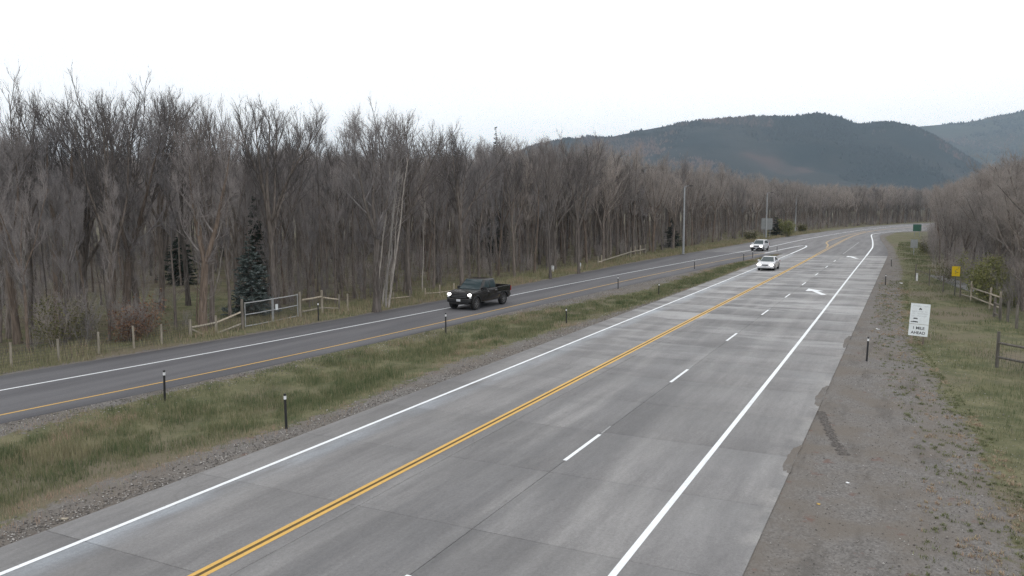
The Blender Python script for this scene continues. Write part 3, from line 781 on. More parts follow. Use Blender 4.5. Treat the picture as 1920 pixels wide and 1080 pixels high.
def spruce(seed, h=6.0, w=1.6, mat='needle'):
    rg = np.random.default_rng(seed); tr = Acc(); tr.tube(np.array([[0, 0, -0.2], [0, 0, h * 0.5], [0, 0, h]]), np.array([0.014 * h, 0.009 * h, 0.006]), 7)
    V = []; tn = []; nb = int(45 + h * 26)
    zz = h * (1 - rg.random(nb) ** 0.72 * 0.97)
    for z in zz:
        az = rg.random() * 6.28; L = (w * (1 - z / h) ** 0.8 * (0.55 + 0.6 * rg.random()) + 0.07); d = np.array([math.cos(az), math.sin(az), 0])
        s0 = np.array([0, 0, z]); tip = s0 + d * L + np.array([0, 0, L * rg.normal(-0.12, 0.16)])
        tr.cones(s0[None], tip[None], 0.008 + 0.006 * L)
        q = max(8, int(L * 34)); t = (0.12 + 0.88 * rg.random(q) ** 0.8)[:, None]
        C = s0 * (1 - t) + tip * t; C[:, 2] -= 0.22 * L * (t[:, 0] * (1 - t[:, 0]))
        side = np.cross(d, [0, 0, 1.0]); sg = np.where(rg.random((q, 1)) > 0.5, 1, -1)
        e = unit(d * 0.7 + side * sg * 0.7 + rg.normal(0, 0.35, (q, 3))) * (0.08 + 0.12 * rg.random((q, 1)) + 0.16 * L * (1 - t) * rg.random((q, 1)))
        nn = unit(rg.normal(0, 1, (q, 3)) + np.array([0, 0, 0.8])) * 0.035
        V.append(np.stack([C - nn, C + e, C + nn, C + e * 0.4 - np.array([0, 0, 0.06])], 1).reshape(-1, 3))
        tn.append(np.repeat(np.clip(0.15 + 0.6 * t[:, 0] + rg.normal(0, 0.18, q), 0, 1), 4))
    V = np.concatenate(V); n = len(V) // 4; b = np.arange(n)[:, None] * 4
    me = np_mesh('crown', V, tris=np.concatenate([b + np.array([[0, 1, 2]]), b + np.array([[0, 3, 1]]), b + np.array([[2, 1, 3]])]), mat=M[mat])
    tint_attr(me, np.concatenate(tn))
    return tr.mesh('trunk', M['bark'], True), me

SPECS = [(101, 15.5, 0.20, 2, 0.40, 1.0, 1.0, 0.02), (102, 15.0, 0.17, 1, 0.38, 0.9, 1.1, 0.0), (103, 16.0, 0.24, 3, 0.35, 1.1, 0.95, -0.03),
         (104, 14.0, 0.14, 1, 0.45, 0.75, 0.9, 0.05), (105, 15.0, 0.19, 2, 0.30, 1.25, 1.0, 0.0), (106, 14.5, 0.13, 1, 0.5, 0.7, 0.9, -0.06),
         (107, 16.0, 0.22, 2, 0.45, 0.9, 1.15, 0.03), (108, 13.5, 0.12, 1, 0.35, 0.8, 0.85, 0.08), (109, 15.5, 0.18, 3, 0.42, 1.15, 0.95, 0.0), (110, 14.5, 0.16, 2, 0.5, 0.85, 1.0, -0.08)]
VASE = [(201, 15.5, 0.23, 0.40, 5, 0.50), (202, 15.5, 0.25, 0.34, 6, 0.62), (203, 15.0, 0.20, 0.46, 4, 0.42), (204, 15.5, 0.24, 0.50, 6, 0.55)]
VAR = []
for k, sp in enumerate(SPECS + VASE):
    tr, cr = bare_tree(*sp[:8]) if k < len(SPECS) else vase_tree(*sp)
    top = max(np.concatenate(cr.V)[:, 2])
    tm = tr.mesh('trunk', M['bark_red'] if k in (3, 8) else M['bark'], True)
    cm = cr.mesh('crown', M['twig'] if k < len(SPECS) else M['twig_backlit'])
    cmb = cm.copy(); cmb.materials.clear(); cmb.materials.append(M['twig_brown'])
    VAR.append((tm, cm, cmb, top))
KINDS = ['forked', 'straight', 'three-stemmed', 'slender russet', 'wide-forked', 'thin straight', 'tall forked', 'thin leaning', 'russet three-stemmed', 'leaning forked', 'fan crowned', 'broad fan crowned', 'narrow fan crowned', 'high fan crowned']

def put_tree(name, p, h, var, rz, label, cat, group, brown=False, wide=1.0):
    tm, cm, cmb, top = VAR[var]
    s = h / top
    o = empty(name, (p[0], p[1], float(ground_z(p[0], p[1]))), rz); o.scale = (s * wide, s * wide, s)
    link('trunk', tm, o); link('crown', cmb if brown else cm, o)
    return tag(o, label, cat, group)

# ------------------------------------------------------------------ the wood on the left: skyline trees first
taken = []
def skyline(px, F, ytop, var, rz, label, wide=1.0, brown=False):
    p = atF(px, F); taken.append((p.x, p.y))
    # the column is that of the tree top
    return put_tree('cottonwood_tree', p, ztop(ytop, F) + 0.7, var, rz, label, 'tree', 'tall bare cottonwoods on the skyline', brown, wide * 0.82)
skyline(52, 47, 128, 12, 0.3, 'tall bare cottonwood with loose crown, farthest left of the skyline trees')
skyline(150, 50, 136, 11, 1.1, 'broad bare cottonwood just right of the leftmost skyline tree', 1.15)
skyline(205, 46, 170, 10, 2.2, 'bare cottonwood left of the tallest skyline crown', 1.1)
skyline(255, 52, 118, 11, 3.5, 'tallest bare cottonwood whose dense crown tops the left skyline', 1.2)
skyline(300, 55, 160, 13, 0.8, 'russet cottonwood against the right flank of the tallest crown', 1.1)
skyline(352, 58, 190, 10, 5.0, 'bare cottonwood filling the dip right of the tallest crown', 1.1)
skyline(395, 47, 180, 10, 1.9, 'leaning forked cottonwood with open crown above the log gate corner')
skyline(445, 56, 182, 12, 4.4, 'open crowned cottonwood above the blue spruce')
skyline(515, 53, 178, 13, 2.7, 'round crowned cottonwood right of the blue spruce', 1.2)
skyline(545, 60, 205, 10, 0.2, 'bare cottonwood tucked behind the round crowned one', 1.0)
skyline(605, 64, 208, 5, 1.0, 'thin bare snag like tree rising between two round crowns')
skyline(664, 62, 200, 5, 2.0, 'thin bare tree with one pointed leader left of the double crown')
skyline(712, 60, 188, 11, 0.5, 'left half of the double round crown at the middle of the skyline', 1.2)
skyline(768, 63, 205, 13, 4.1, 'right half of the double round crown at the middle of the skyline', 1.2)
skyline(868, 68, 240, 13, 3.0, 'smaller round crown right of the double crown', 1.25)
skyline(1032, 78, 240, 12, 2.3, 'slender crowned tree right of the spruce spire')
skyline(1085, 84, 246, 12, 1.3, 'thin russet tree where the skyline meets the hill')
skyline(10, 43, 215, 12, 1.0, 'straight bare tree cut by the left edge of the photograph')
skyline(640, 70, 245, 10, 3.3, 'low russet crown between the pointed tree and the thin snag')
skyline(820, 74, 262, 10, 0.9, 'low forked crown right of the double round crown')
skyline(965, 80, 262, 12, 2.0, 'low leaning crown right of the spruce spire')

# bleached dead stems leaning together
def dead_stem(px, py, pxt, pyt, F, r, label, seed):
    rg = np.random.default_rng(seed); a = atF(px, F); F2 = F + 0.5; b = atF(pxt, F2)
    z0 = float(ground_z(a.x, a.y)) - 0.2; z1 = ztop(pyt, F2)
    o = empty('dead_tree', (a.x, a.y, 0)); taken.append((a.x, a.y))
    n = 9; t = np.linspace(0, 1, n)[:, None]
    P = np.array([[0, 0, z0]]) * (1 - t) + np.array([[b.x - a.x, b.y - a.y, z1]]) * t + rg.normal(0, 0.05, (n, 3)) * np.array([[1, 1, 0]])
    P[:, :2] -= (t * (1 - t)) * (b.xy - a.xy)[None, :] * 0.35 if False else 0
    A = Acc(); A.tube(P, np.linspace(r * 0.8, r * 0.26, n), 7); link('trunk', A.mesh('trunk', M['bark_pale'], True), o)
    C = Acc(); s_, e_ = twigs(rg, C, [P], 16, 0.4, 1.5, 0.02, 0.9, 0.1, 0.45); twigs2(rg, C, s_, e_, 3, 0.2, 0.6, 0.008)
    tag(link('branch_stubs', C.mesh('branch_stubs', M['bark_pale']), o), kind='stuff')
    return tag(o, label, 'dead tree', 'bleached dead stems leaning together')
dead_stem(703, 560, 738, 308, 57, 0.085, 'bleached dead stem leaning right, leftmost of the pale cluster', 1)
dead_stem(716, 560, 752, 320, 56.5, 0.085, 'bleached dead stem, second of the pale leaning cluster', 2)
dead_stem(722, 562, 748, 295, 56, 0.11, 'thickest bleached stem in the middle of the pale cluster', 3)
dead_stem(728, 562, 768, 298, 55.5, 0.10, 'bleached dead stem leaning far right in the pale cluster', 4)
dead_stem(727, 560, 757, 330, 57.5, 0.07, 'thin bleached stem, rightmost of the pale cluster', 5)
dead_stem(790, 555, 800, 315, 66, 0.07, 'single pale dead stem right of the pale cluster', 6)
dead_stem(395, 560, 455, 305, 56, 0.07, 'thin pale stem leaning right above the log corner', 7)

# the straight russet trunk by the log corner
def solo_trunk(px, F, pyt, r, label, lean_px, seed, mat, var):
    a = atF(px, F); taken.append((a.x, a.y)); h = ztop(pyt, F)
    rg = np.random.default_rng(seed); b = atF(px + lean_px, F)
    tr, cr = bare_tree(seed, h, r, 3, 0.5, 1.1, 0.9, 0)
    o = empty('cottonwood_tree', (a.x, a.y, float(ground_z(a.x, a.y))), 0.0)
    o.rotation_euler = (0, math.atan2((b - a).length, h) * (1 if lean_px > 0 else -1), YAW)
    link('trunk', tr.mesh('trunk', M[mat], True), o); link('crown', cr.mesh('crown', M['twig']), o)
    return tag(o, label, 'tree')
solo_trunk(376, 45.5, 262, 0.26, 'stout straight russet trunk standing just behind the log corner fence', 20, 71, 'bark_red', 0)
solo_trunk(28, 41.5, 260, 0.20, 'brown trunk nearest the left edge, behind the first wire fence post', -14, 72, 'bark_red', 0)
solo_trunk(705, 53.5, 250, 0.27, 'dark thick trunk at the foot of the pale leaning stems', 8, 73, 'bark', 0)
solo_trunk(110, 46.5, 235, 0.28, 'stout russet trunk behind the second wire fence post', -10, 74, 'bark_red', 0)
solo_trunk(232, 47, 215, 0.26, 'stout russet trunk behind the red leaved bush', 12, 75, 'bark_red', 0)

# ------------------------------------------------------------------ the rest of the wood
def mass_top(px):                                              # row the crowded crowns reach
    return np.interp(px, [-200, 0, 60, 120, 300, 560, 700, 800, 900, 1000, 1100, 1170, 1280, 1400, 1450, 1520, 1620, 1740, 1800], [225, 222, 262, 275, 268, 262, 268, 268, 254, 246, 250, 262, 284, 316, 328, 340, 340, 343, 340])
def zone(px):
    Z = [(120, 'behind the leftmost wire fence posts'), (260, 'behind the middle of the wire fence'), (350, 'behind the right end of the wire fence'), (470, 'behind the log corner fence'),
         (570, 'behind the double pole gate'), (700, 'right of the gate'), (860, 'left of the black pickup'), (1000, 'straight behind the black pickup'),
         (1130, 'right of the black pickup'), (1230, 'behind the far rail fence'), (1330, 'around the nearest steel light pole'), (1420, 'left of the white oncoming SUV'),
         (1520, 'behind the square sign back'), (1640, 'beyond the bend of the far road'), (9999, 'beyond the green road sign')]
    for a, b in Z:
        if px < a: return b
def scatter(test, x0, x1, y0, y1, n, dmin, seed):
    rg = np.random.default_rng(seed); X = x0 + (x1 - x0) * rg.random(n); Y = y0 + (y1 - y0) * rg.random(n)
    ok = test(X, Y); X, Y = X[ok], Y[ok]
    F, R = FR(X, Y); o = np.argsort(F); X, Y, F = X[o], Y[o], F[o]
    grid = {}; keep = []
    for i in range(len(X)):
        d = dmin * (1.0 + np.clip((F[i] - 60) / 120, 0, 1.3))
        cx, cy = int(X[i] // 4), int(Y[i] // 4); good = True
        q = int(d // 4) + 1
        for a in range(cx - q, cx + q + 1):
            for b in range(cy - q, cy + q + 1):
                for j in grid.get((a, b), ()):
                    if (X[j] - X[i]) ** 2 + (Y[j] - Y[i]) ** 2 < d * d: good = False; break
                if not good: break
            if not good: break
        if good: grid.setdefault((cx, cy), []).append(i); keep.append(i)
    return X[keep], Y[keep], F[keep]
tk = np.array(taken)
def left_test(X, Y):
    px, py = pxy(X, Y)
    depth = xat(FOREST, Y) - X
    ok = (depth > 0) & (depth < 95) & (px > -70) & (px < 1790) & (Y > 12)
    glade = ((X + 52) / 9) ** 2 + ((Y - 45) / 6) ** 2 < 1      # grassy glade behind the log corner
    glade |= ((X + 44) / 4.5) ** 2 + ((Y - 38) / 3.5) ** 2 < 1
    ok &= ~glade
    for a, b in taken: ok &= (X - a) ** 2 + (Y - b) ** 2 > 1.2
    return ok
LX, LY, LF = scatter(left_test, -160, 66, 12, 560, 60000, 1.85, 5)
N_SOLO = 215
zone_n = {}
rt = random.Random(3)
def put_generic(i):
    px, py = pxy(LX[i], LY[i]); F = LF[i]
    lim = ztop(mass_top(px), F)
    h = min(lim, 17.5) * (0.80 + 0.24 * rt.random())
    if rt.random() < 0.18: h *= 0.62
    v = rt.choice([1, 1, 3, 3, 5, 5, 7, 7, 0, 6, 9, 2, 4, 8])
    ln = 'front row' if LX[i] > xat(FOREST, LY[i]) - 5 else 'deeper'
    lab = '%s bare %s tree %s' % (KINDS[v], 'outer' if ln == 'front row' else 'inner', zone(px))
    put_tree('bare_tree', (LX[i], LY[i]), h, v, rt.random() * 6.28, lab, 'tree', 'bare trees ' + zone(px), brown=(F > 85 and rt.random() < 0.45), wide=0.62 + 0.33 * rt.random())
for i in range(min(N_SOLO, len(LX))): put_generic(i)
rest = slice(N_SOLO, None)

def gn_instances(name, label, pts, rot, scl, idx, meshes):
    """one far-off mass: points that carry shared tree meshes"""
    col = bpy.data.collections.new(name + '_kinds')
    for k, group in enumerate(meshes):
        q = bpy.data.objects.new('kind_%02d' % k, group); col.objects.link(q)
    me = bpy.data.meshes.new(name); me.vertices.add(len(pts)); me.vertices.foreach_set('co', np.asarray(pts, np.float32).ravel())
    me.attributes.new('rz', 'FLOAT', 'POINT').data.foreach_set('value', np.asarray(rot, np.float32))
    me.attributes.new('sc', 'FLOAT', 'POINT').data.foreach_set('value', np.asarray(scl, np.float32))
    me.attributes.new('ix', 'INT', 'POINT').data.foreach_set('value', np.asarray(idx, np.int32))
    o = link(name, me)
    ng = bpy.data.node_groups.new(name, 'GeometryNodeTree')
    ng.interface.new_socket('Geometry', in_out='INPUT', socket_type='NodeSocketGeometry')
    ng.interface.new_socket('Geometry', in_out='OUTPUT', socket_type='NodeSocketGeometry')
    N = ng.nodes; L = ng.links
    gi = N.new('NodeGroupInput'); go = N.new('NodeGroupOutput'); ip = N.new('GeometryNodeInstanceOnPoints'); ci = N.new('GeometryNodeCollectionInfo')
    ci.inputs['Collection'].default_value = col; ci.inputs['Separate Children'].default_value = True; ci.inputs['Reset Children'].default_value = True
    ip.inputs['Pick Instance'].default_value = True
    def at(nm, typ):
        a = N.new('GeometryNodeInputNamedAttribute'); a.data_type = typ; a.inputs['Name'].default_value = nm
        return a.outputs[0]
    cx = N.new('ShaderNodeCombineXYZ'); L.new(at('rz', 'FLOAT'), cx.inputs[2])
    cs = N.new('ShaderNodeCombineXYZ'); sc = at('sc', 'FLOAT')
    for q in range(3): L.new(sc, cs.inputs[q])
    L.new(gi.outputs[0], ip.inputs['Points']); L.new(ci.outputs[0], ip.inputs['Instance']); L.new(at('ix', 'INT'), ip.inputs['Instance Index'])
    L.new(cx.outputs[0], ip.inputs['Rotation']); L.new(cs.outputs[0], ip.inputs['Scale']); L.new(ip.outputs[0], go.inputs[0])
    md = o.modifiers.new('instances', 'NODES'); md.node_group = ng
    return tag(o, label, kind='stuff')
def whole(k, brown):
    """trunk and crown of a kind as one mesh, for the far mass"""
    tm, cm, cmb, top = VAR[k]
    V = []; T = []; n = 0; mi = []
    for j, m in enumerate((tm, cmb if brown else cm)):
        v = np.empty(len(m.vertices) * 3, np.float32); m.vertices.foreach_get('co', v)
        t = np.empty(len(m.loops), np.int32); m.loops.foreach_get('vertex_index', t)
        V.append(v.reshape(-1, 3)); T.append(t.reshape(-1, 3) + n); n += len(m.vertices); mi.append(np.full(len(t) // 3, j))
    me = np_mesh('far_tree', np.concatenate(V), tris=np.concatenate(T), mat=tm.materials[0])
    me.materials.append((cmb if brown else cm).materials[0])
    me.polygons.foreach_set('material_index', np.concatenate(mi).astype(np.int32))
    return me, top
FAR = [whole(0, False), whole(1, False), whole(10, True), whole(5, True), whole(12, False), whole(8, True)]
rg = np.random.default_rng(9)
X, Y, F = LX[rest], LY[rest], LF[rest]
PXr = pxy(X, Y)[0]
h = np.minimum(ztop(mass_top(PXr), F), 17.0) * (0.78 + 0.26 * rg.random(len(X)))
ix = rg.integers(0, 6, len(X)); ix = np.where(F > 120, np.where(rg.random(len(X)) < 0.6, np.array([2, 3, 5])[rg.integers(0, 3, len(X))], ix), ix)
gn_instances('bare_wood', 'dense mass of bare cottonwoods deep in the left wood', np.stack([X, Y, ground_z(X, Y)], 1), rg.random(len(X)) * 6.28, h / np.array([f[1] for f in FAR])[ix], ix, [f[0] for f in FAR])
print('left trees', len(LX))

# undergrowth: grey brush under the trees
BR = []
for k in range(4):
    a, _ = brush(300 + k, 3.2 + 0.8 * k, 10, 0.016, 0.5); BR.append(a.mesh('brush', M['twig'] if k % 2 else M['twig_brown']))
def under_test(X, Y):
    px, py = pxy(X, Y); depth = xat(FOREST, Y) - X
    ok = (depth > 0.3) & (depth < 50) & (px > -50) & (px < 1780) & (Y > 14)
    ok &= ~(((X + 50) / 8) ** 2 + ((Y - 45) / 5) ** 2 < 1); ok &= ~(((X + 43) / 4) ** 2 + ((Y - 38) / 3) ** 2 < 1)
    return ok
X, Y, F = scatter(under_test, -110, 60, 14, 540, 40000, 2.1, 12)
rg = np.random.default_rng(10)
gn_instances('undergrowth', 'grey leafless brush crowding under the left wood', np.stack([X, Y, ground_z(X, Y)], 1), rg.random(len(X)) * 6.28, 0.25 + 0.50 * rg.random(len(X)), rg.integers(0, 4, len(X)), BR)

# ------------------------------------------------------------------ wood on the right
RIGHT_EDGE = np.array([(9.5, 30), (9.3, 50), (7.6, 62), (6.0, 75), (4.5, 90), (3.2, 110), (4.0, 140), (4.5, 170), (5.0, 200), (6.5, 228), (14, 245), (40, 290), (80, 340)])
def right_top(px): return np.interp(px, [1700, 1740, 1790, 1830, 1860, 1890, 1920, 2050], [350, 346, 330, 308, 292, 276, 258, 235])
def right_test(X, Y):
    px, py = pxy(X, Y); d = X - xat(RIGHT_EDGE, Y)
    return (d > 0) & (d < 60) & (px < 2010) & (px > 1730) & (Y > 48) & (Y < 330)
X, Y, F = scatter(right_test, 2, 120, 48, 330, 30000, 1.9, 21)
rt = random.Random(8)
NR = 46
for i in range(min(NR, len(X))):
    px = pxy(X[i], Y[i])[0]; h = min(ztop(right_top(px), F[i]), 14) * (0.8 + 0.22 * rt.random()); v = rt.choice([2, 10, 11, 13, 9, 4])
    where = 'at the right edge of the photograph' if px > 1860 else ('behind the yellow olive bush' if px > 1800 else 'above the yellow sign')
    if rt.random() < 0.3: h *= 0.7
    put_tree('bare_tree', (X[i], Y[i]), h, v, rt.random() * 6.28, '%s brown tree %s' % (KINDS[v], where), 'tree', 'brown bare trees right of the road', True, 1.15 + 0.3 * rt.random())
rg = np.random.default_rng(30)
X, Y, F = X[NR:], Y[NR:], F[NR:]
PXr = pxy(X, Y)[0]; h = np.minimum(ztop(right_top(PXr), F), 14) * (0.75 + 0.28 * rg.random(len(X))); ix = np.array([2, 3, 5])[rg.integers(0, 3, len(X))]
gn_instances('bare_wood', 'brown mass of bare trees right of the far road', np.stack([X, Y, ground_z(X, Y)], 1), rg.random(len(X)) * 6.28, h / np.array([f[1] for f in FAR])[ix], ix, [f[0] for f in FAR])
def runder_test(X, Y):
    px, py = pxy(X, Y); d = X - xat(RIGHT_EDGE, Y)
    return (d > -0.8) & (d < 25) & (px < 1980) & (px > 1725) & (Y > 45) & (Y < 300)
X, Y, F = scatter(runder_test, 1, 90, 45, 300, 9000, 1.9, 22)
gn_instances('undergrowth', 'brown leafless brush under the right hand trees', np.stack([X, Y, ground_z(X, Y)], 1), rg.random(len(X)) * 6.28, 0.5 + 0.7 * rg.random(len(X)), rg.integers(0, 4, len(X)), BR)

# number look-alikes by their place from the left
same = {}
for ob in COL.objects:
    if ob.name.startswith('bare_tree'): same.setdefault(ob['label'], []).append(ob)
ORD = ['leftmost'] + [w + ' from left' for w in 'second third fourth fifth sixth seventh eighth ninth tenth eleventh twelfth thirteenth fourteenth fifteenth sixteenth seventeenth eighteenth nineteenth twentieth'.split()]
for lab, obs in same.items():
    if len(obs) > 1:
        obs.sort(key=lambda q: pxy(q.location.x, q.location.y)[0])
        for k, ob in enumerate(obs): ob['label'] = lab + ', ' + ('rightmost' if k == len(obs) - 1 else ORD[min(k, len(ORD) - 1)])
# ------------------------------------------------------------------ evergreens and leafy bushes
def put_spruce(px, F, pyt, w, mat, label, seed):
    p = atF(px, F); h = ztop(pyt, F); t, c = spruce(seed, h, w, mat)
    o = empty('spruce_tree', (p.x, p.y, float(ground_z(p.x, p.y)))); link('trunk', t, o); link('crown', c, o)
    return tag(o, label, 'spruce')
put_spruce(471, 52.5, 437, 1.95, 'needle', 'small blue grey spruce standing just behind the double pole gate', 1)
put_spruce(481, 62, 362, 1.3, 'needle_dark', 'narrow dark green spruce rising behind the blue grey spruce', 2)
put_spruce(340, 74, 420, 2.2, 'needle_dark', 'dark spruce in shade beyond the grassy glade', 3)
put_spruce(931, 108, 233, 2.0, 'needle_dark', 'tall thin spruce whose spire stands above the middle skyline', 4)
put_spruce(1258, 139, 408, 2.2, 'needle_dark', 'dark spruce left of the nearest steel light pole', 5)
put_spruce(1452, 188, 402, 2.2, 'needle_dark', 'dark spruce right of the grey sign back', 6)
def put_bush(px, F, h, spread, mat, label, seed, lsize=0.05, per=14, stems=10, wide=1.0):
    p = atF(px, F); a, paths = brush(seed, h, stems, 0.018, spread); rg = np.random.default_rng(seed)
    o = empty('bush', (p.x, p.y, float(ground_z(p.x, p.y))))
    o.scale = (wide, wide, 1)
    link('stems', a.mesh('stems', M['twig_brown']), o)
    C = np.concatenate([along(P, 0.3 + 0.7 * rg.random(26))[0] for P in paths])
    C = C + rg.normal(0, 0.22, C.shape)
    V, Q = leaves(rg, C, lsize, per, 0.20)
    me = np_mesh('leaves', V, quads=Q, mat=M[mat]); tint_attr(me, np.repeat(rg.random(len(Q)), 4)); link('leaves', me, o)
    return tag(o, label, 'bush', 'leafy bushes')
put_bush(262, 42.5, 2.6, 0.5, 'leaf_red', 'russet leaved bush behind the fourth wire fence post', 41, 0.05, 6)
put_bush(235, 42, 1.6, 0.7, 'leaf_red', 'low russet bush left of the taller russet bush', 46, 0.05, 6)
put_bush(100, 40.5, 2.7, 0.6, 'leaf_olive', 'olive and rusty bush behind the second wire fence post', 42, 0.05, 6)
put_bush(150, 43.5, 2.2, 0.6, 'leaf_olive', 'dull olive bush behind the third wire fence post', 43, 0.05, 5)
put_bush(1862, 60, 4.0, 0.7, 'leaf_yellow', 'large yellow green bush behind the right hand log fence', 44, 0.065, 26, 16, 1.1)
put_bush(1884, 58, 1.9, 0.8, 'leaf_yellow', 'lower yellow green bush right of the large one', 47, 0.06, 12, 10)
put_bush(1469, 186, 4.2, 0.5, 'leaf_yellow', 'yellow bush between the grey sign back and third light pole', 45, 0.09, 14, 12, 1.2)
put_bush(1500, 215, 2.6, 0.7, 'leaf_olive', 'pale olive bush beside the third light pole', 48, 0.10, 8)
put_bush(1405, 165, 2.2, 0.9, 'leaf_olive', 'low olive bush behind the white SUV', 49, 0.10, 8)
put_bush(1770, 75, 2.2, 0.6, 'leaf_olive', 'dull olive bush left of the yellow sign', 50, 0.05, 5)
put_bush(1735, 120, 2.4, 0.8, 'leaf_olive', 'olive bush beyond the small grey sign', 51, 0.07, 6)
# ------------------------------------------------------------------ grass and stones (uncountable)
def blades(name, label, X, Y, hgt, wid, tint, seed, bend=0.35):
    rg = np.random.default_rng(seed); n = len(X)
    Z = ground_z(X, Y) - 0.01
    az = rg.random(n) * 6.28; L = hgt
    dx, dy = np.cos(az), np.sin(az); bn = bend * (0.2 + rg.random(n)) * L
    a2 = rg.random(n) * 6.28; wx, wy = np.cos(a2) * wid / 2, np.sin(a2) * wid / 2
    V = np.empty((n, 5, 3))
    V[:, 0] = np.stack([X - wx, Y - wy, Z], 1); V[:, 1] = np.stack([X + wx, Y + wy, Z], 1)
    mx, my, mz = X + dx * bn * 0.35, Y + dy * bn * 0.35, Z + L * 0.6
    V[:, 2] = np.stack([mx + wx * 0.8, my + wy * 0.8, mz], 1); V[:, 3] = np.stack([mx - wx * 0.8, my - wy * 0.8, mz], 1)
    V[:, 4] = np.stack([X + dx * bn, Y + dy * bn, Z + L * 0.97], 1)
    b = np.arange(n)[:, None] * 5
    me = np_mesh(name, V.reshape(-1, 3), tris=b + np.array([[3, 2, 4]]), quads=b + np.array([[0, 1, 2, 3]]), mat=M['grass'])
    tint_attr(me, np.repeat(np.clip(tint, 0, 1), 5))
    return tag(link(name, me), label, kind='stuff')
def dist_pick(rg, n, y0, y1, p=1.6):
    return y0 + (y1 - y0) * rg.random(n) ** p
rg = np.random.default_rng(50)
n = 290000
Y = dist_pick(rg, n, 4, 122, 1.9); a, b = xat(MED_L, Y), xat(MED_R, Y)
X = a - 1.2 + (b - a + 2.2) * rg.random(n)
edge = np.minimum(X - a, b - X)
cl = fbm(X * 0.9, Y * 0.9, 5, 4)
dens = np.clip(0.40 + edge * 0.45, 0.015, 1) * np.clip((cl - 0.28) * 4.5, 0.05, 1)
k = (rg.random(n) < dens) & (Y < 124) & (X < C_L - 0.15) & (X > xat(NE, Y) + 0.3); X, Y, cl, edge = X[k], Y[k], cl[k], edge[k]
F = FR(X, Y)[0]
tuft = fbm(X * 0.35, Y * 0.35, 31, 3); dry = fbm(X * 0.6, Y * 0.25, 61, 3)
tint = 0.16 + 0.42 * dry + 0.5 * (dry > 0.60) * rg.random(len(X)) + 0.05 + rg.normal(0, 0.19, len(X)) + 0.22 * (edge < 0.3)
tan = np.zeros(len(X), bool)
for (qx, qy, qr) in ((130, 838, 0.75), (60, 985, 0.5), (300, 880, 0.4), (520, 815, 0.5)):
    q = G(qx, qy); tan |= (X - q.x) ** 2 + ((Y - q.y) * 0.7) ** 2 < (qr * (0.6 + 0.6 * rg.random(len(X)))) ** 2
tint = np.where(tan, 0.72 + rg.normal(0, 0.08, len(X)), tint) + 0.30 * ((xat(MED_R, Y) - X < 0.5) & (Y < 32))
fl = fbm(X * 2.2, Y * 2.2, 91, 3); tint = np.where((fl > 0.60) & ~tan, tint * 0.35, tint); tint = np.where((fl < 0.33) & ~tan, tint + 0.18, tint)
hh = (0.08 + 0.26 * cl * (0.4 + tuft) + 0.10 * tan) * (0.7 + 0.8 * fl) * (0.55 + 0.8 * rg.random(len(X))) * np.clip(0.55 + edge * 0.4, 0.5, 1.1)
blades('median_grass', 'rough green grass strip between the asphalt road and the concrete road', X, Y, hh, 0.005 + 0.00022 * F, tint, 51)
n = 210000
Y = dist_pick(rg, n, 8, 175, 2.0); X = xat(VERGE, Y) - 2.2 + 15 * rg.random(n) ** 1.3
edge = X - xat(VERGE, Y); cl = fbm(X * 0.8, Y * 0.8, 15, 4)
dens = np.clip(0.42 + edge * 0.30, 0, 1) * np.clip((cl - 0.33) * 5, 0.02, 1) + 0.16 * (cl > 0.53)
k = (rg.random(n) < dens) & (X > C_R + 0.9) & ~in_road(X - 0.3, Y) & (pxy(X, Y)[0] < 2080); X, Y, cl, edge = X[k], Y[k], cl[k], edge[k]
F = FR(X, Y)[0]; dry = fbm(X * 0.4, Y * 0.3, 71, 3)
tint = 0.14 + 0.42 * dry + 0.4 * (dry > 0.62) * rg.random(len(X)) + 0.04 + rg.normal(0, 0.19, len(X)) + 0.2 * (edge < 0.2)
hh = (0.05 + 0.20 * cl) * (0.5 + 0.9 * rg.random(len(X))) * np.clip(0.5 + edge * 0.35, 0.4, 1.15)
blades('verge_grass', 'green and straw coloured grass on the right hand verge', X, Y, hh, 0.005 + 0.00022 * F, tint, 52)
n = 130000
Y = dist_pick(rg, n, 10, 240, 1.5); X = xat(FE, Y) - 0.35 - 26 * rg.random(n) ** 1.9
edge = xat(FE, Y) - X; cl = fbm(X * 0.6, Y * 0.6, 25, 4)
k = (rg.random(n) < np.clip(0.25 + edge * 0.5, 0, 1) * np.clip((cl - 0.25) * 4, 0.1, 1) * np.where(edge > 5.5, 0.45, 1.0)) & (pxy(X, Y)[0] > -60); X, Y, cl, edge = X[k], Y[k], cl[k], edge[k]
F = FR(X, Y)[0]; dry = fbm(X * 0.35, Y * 0.35, 81, 3)
tint = 0.42 + 0.45 * dry + rg.normal(0, 0.15, len(X)) + 0.12 * (edge < 3) - 0.05 * (edge > 7)
hh = (0.14 + 0.42 * cl * (edge < 5) + 0.12 * cl) * (0.5 + 0.9 * rg.random(len(X))) * np.clip(0.35 + edge * 0.5, 0.4, 1)
blades('roadside_grass', 'tall dry grass between the asphalt road and the wood', X, Y, hh, 0.008 + 0.00030 * F, tint, 53)

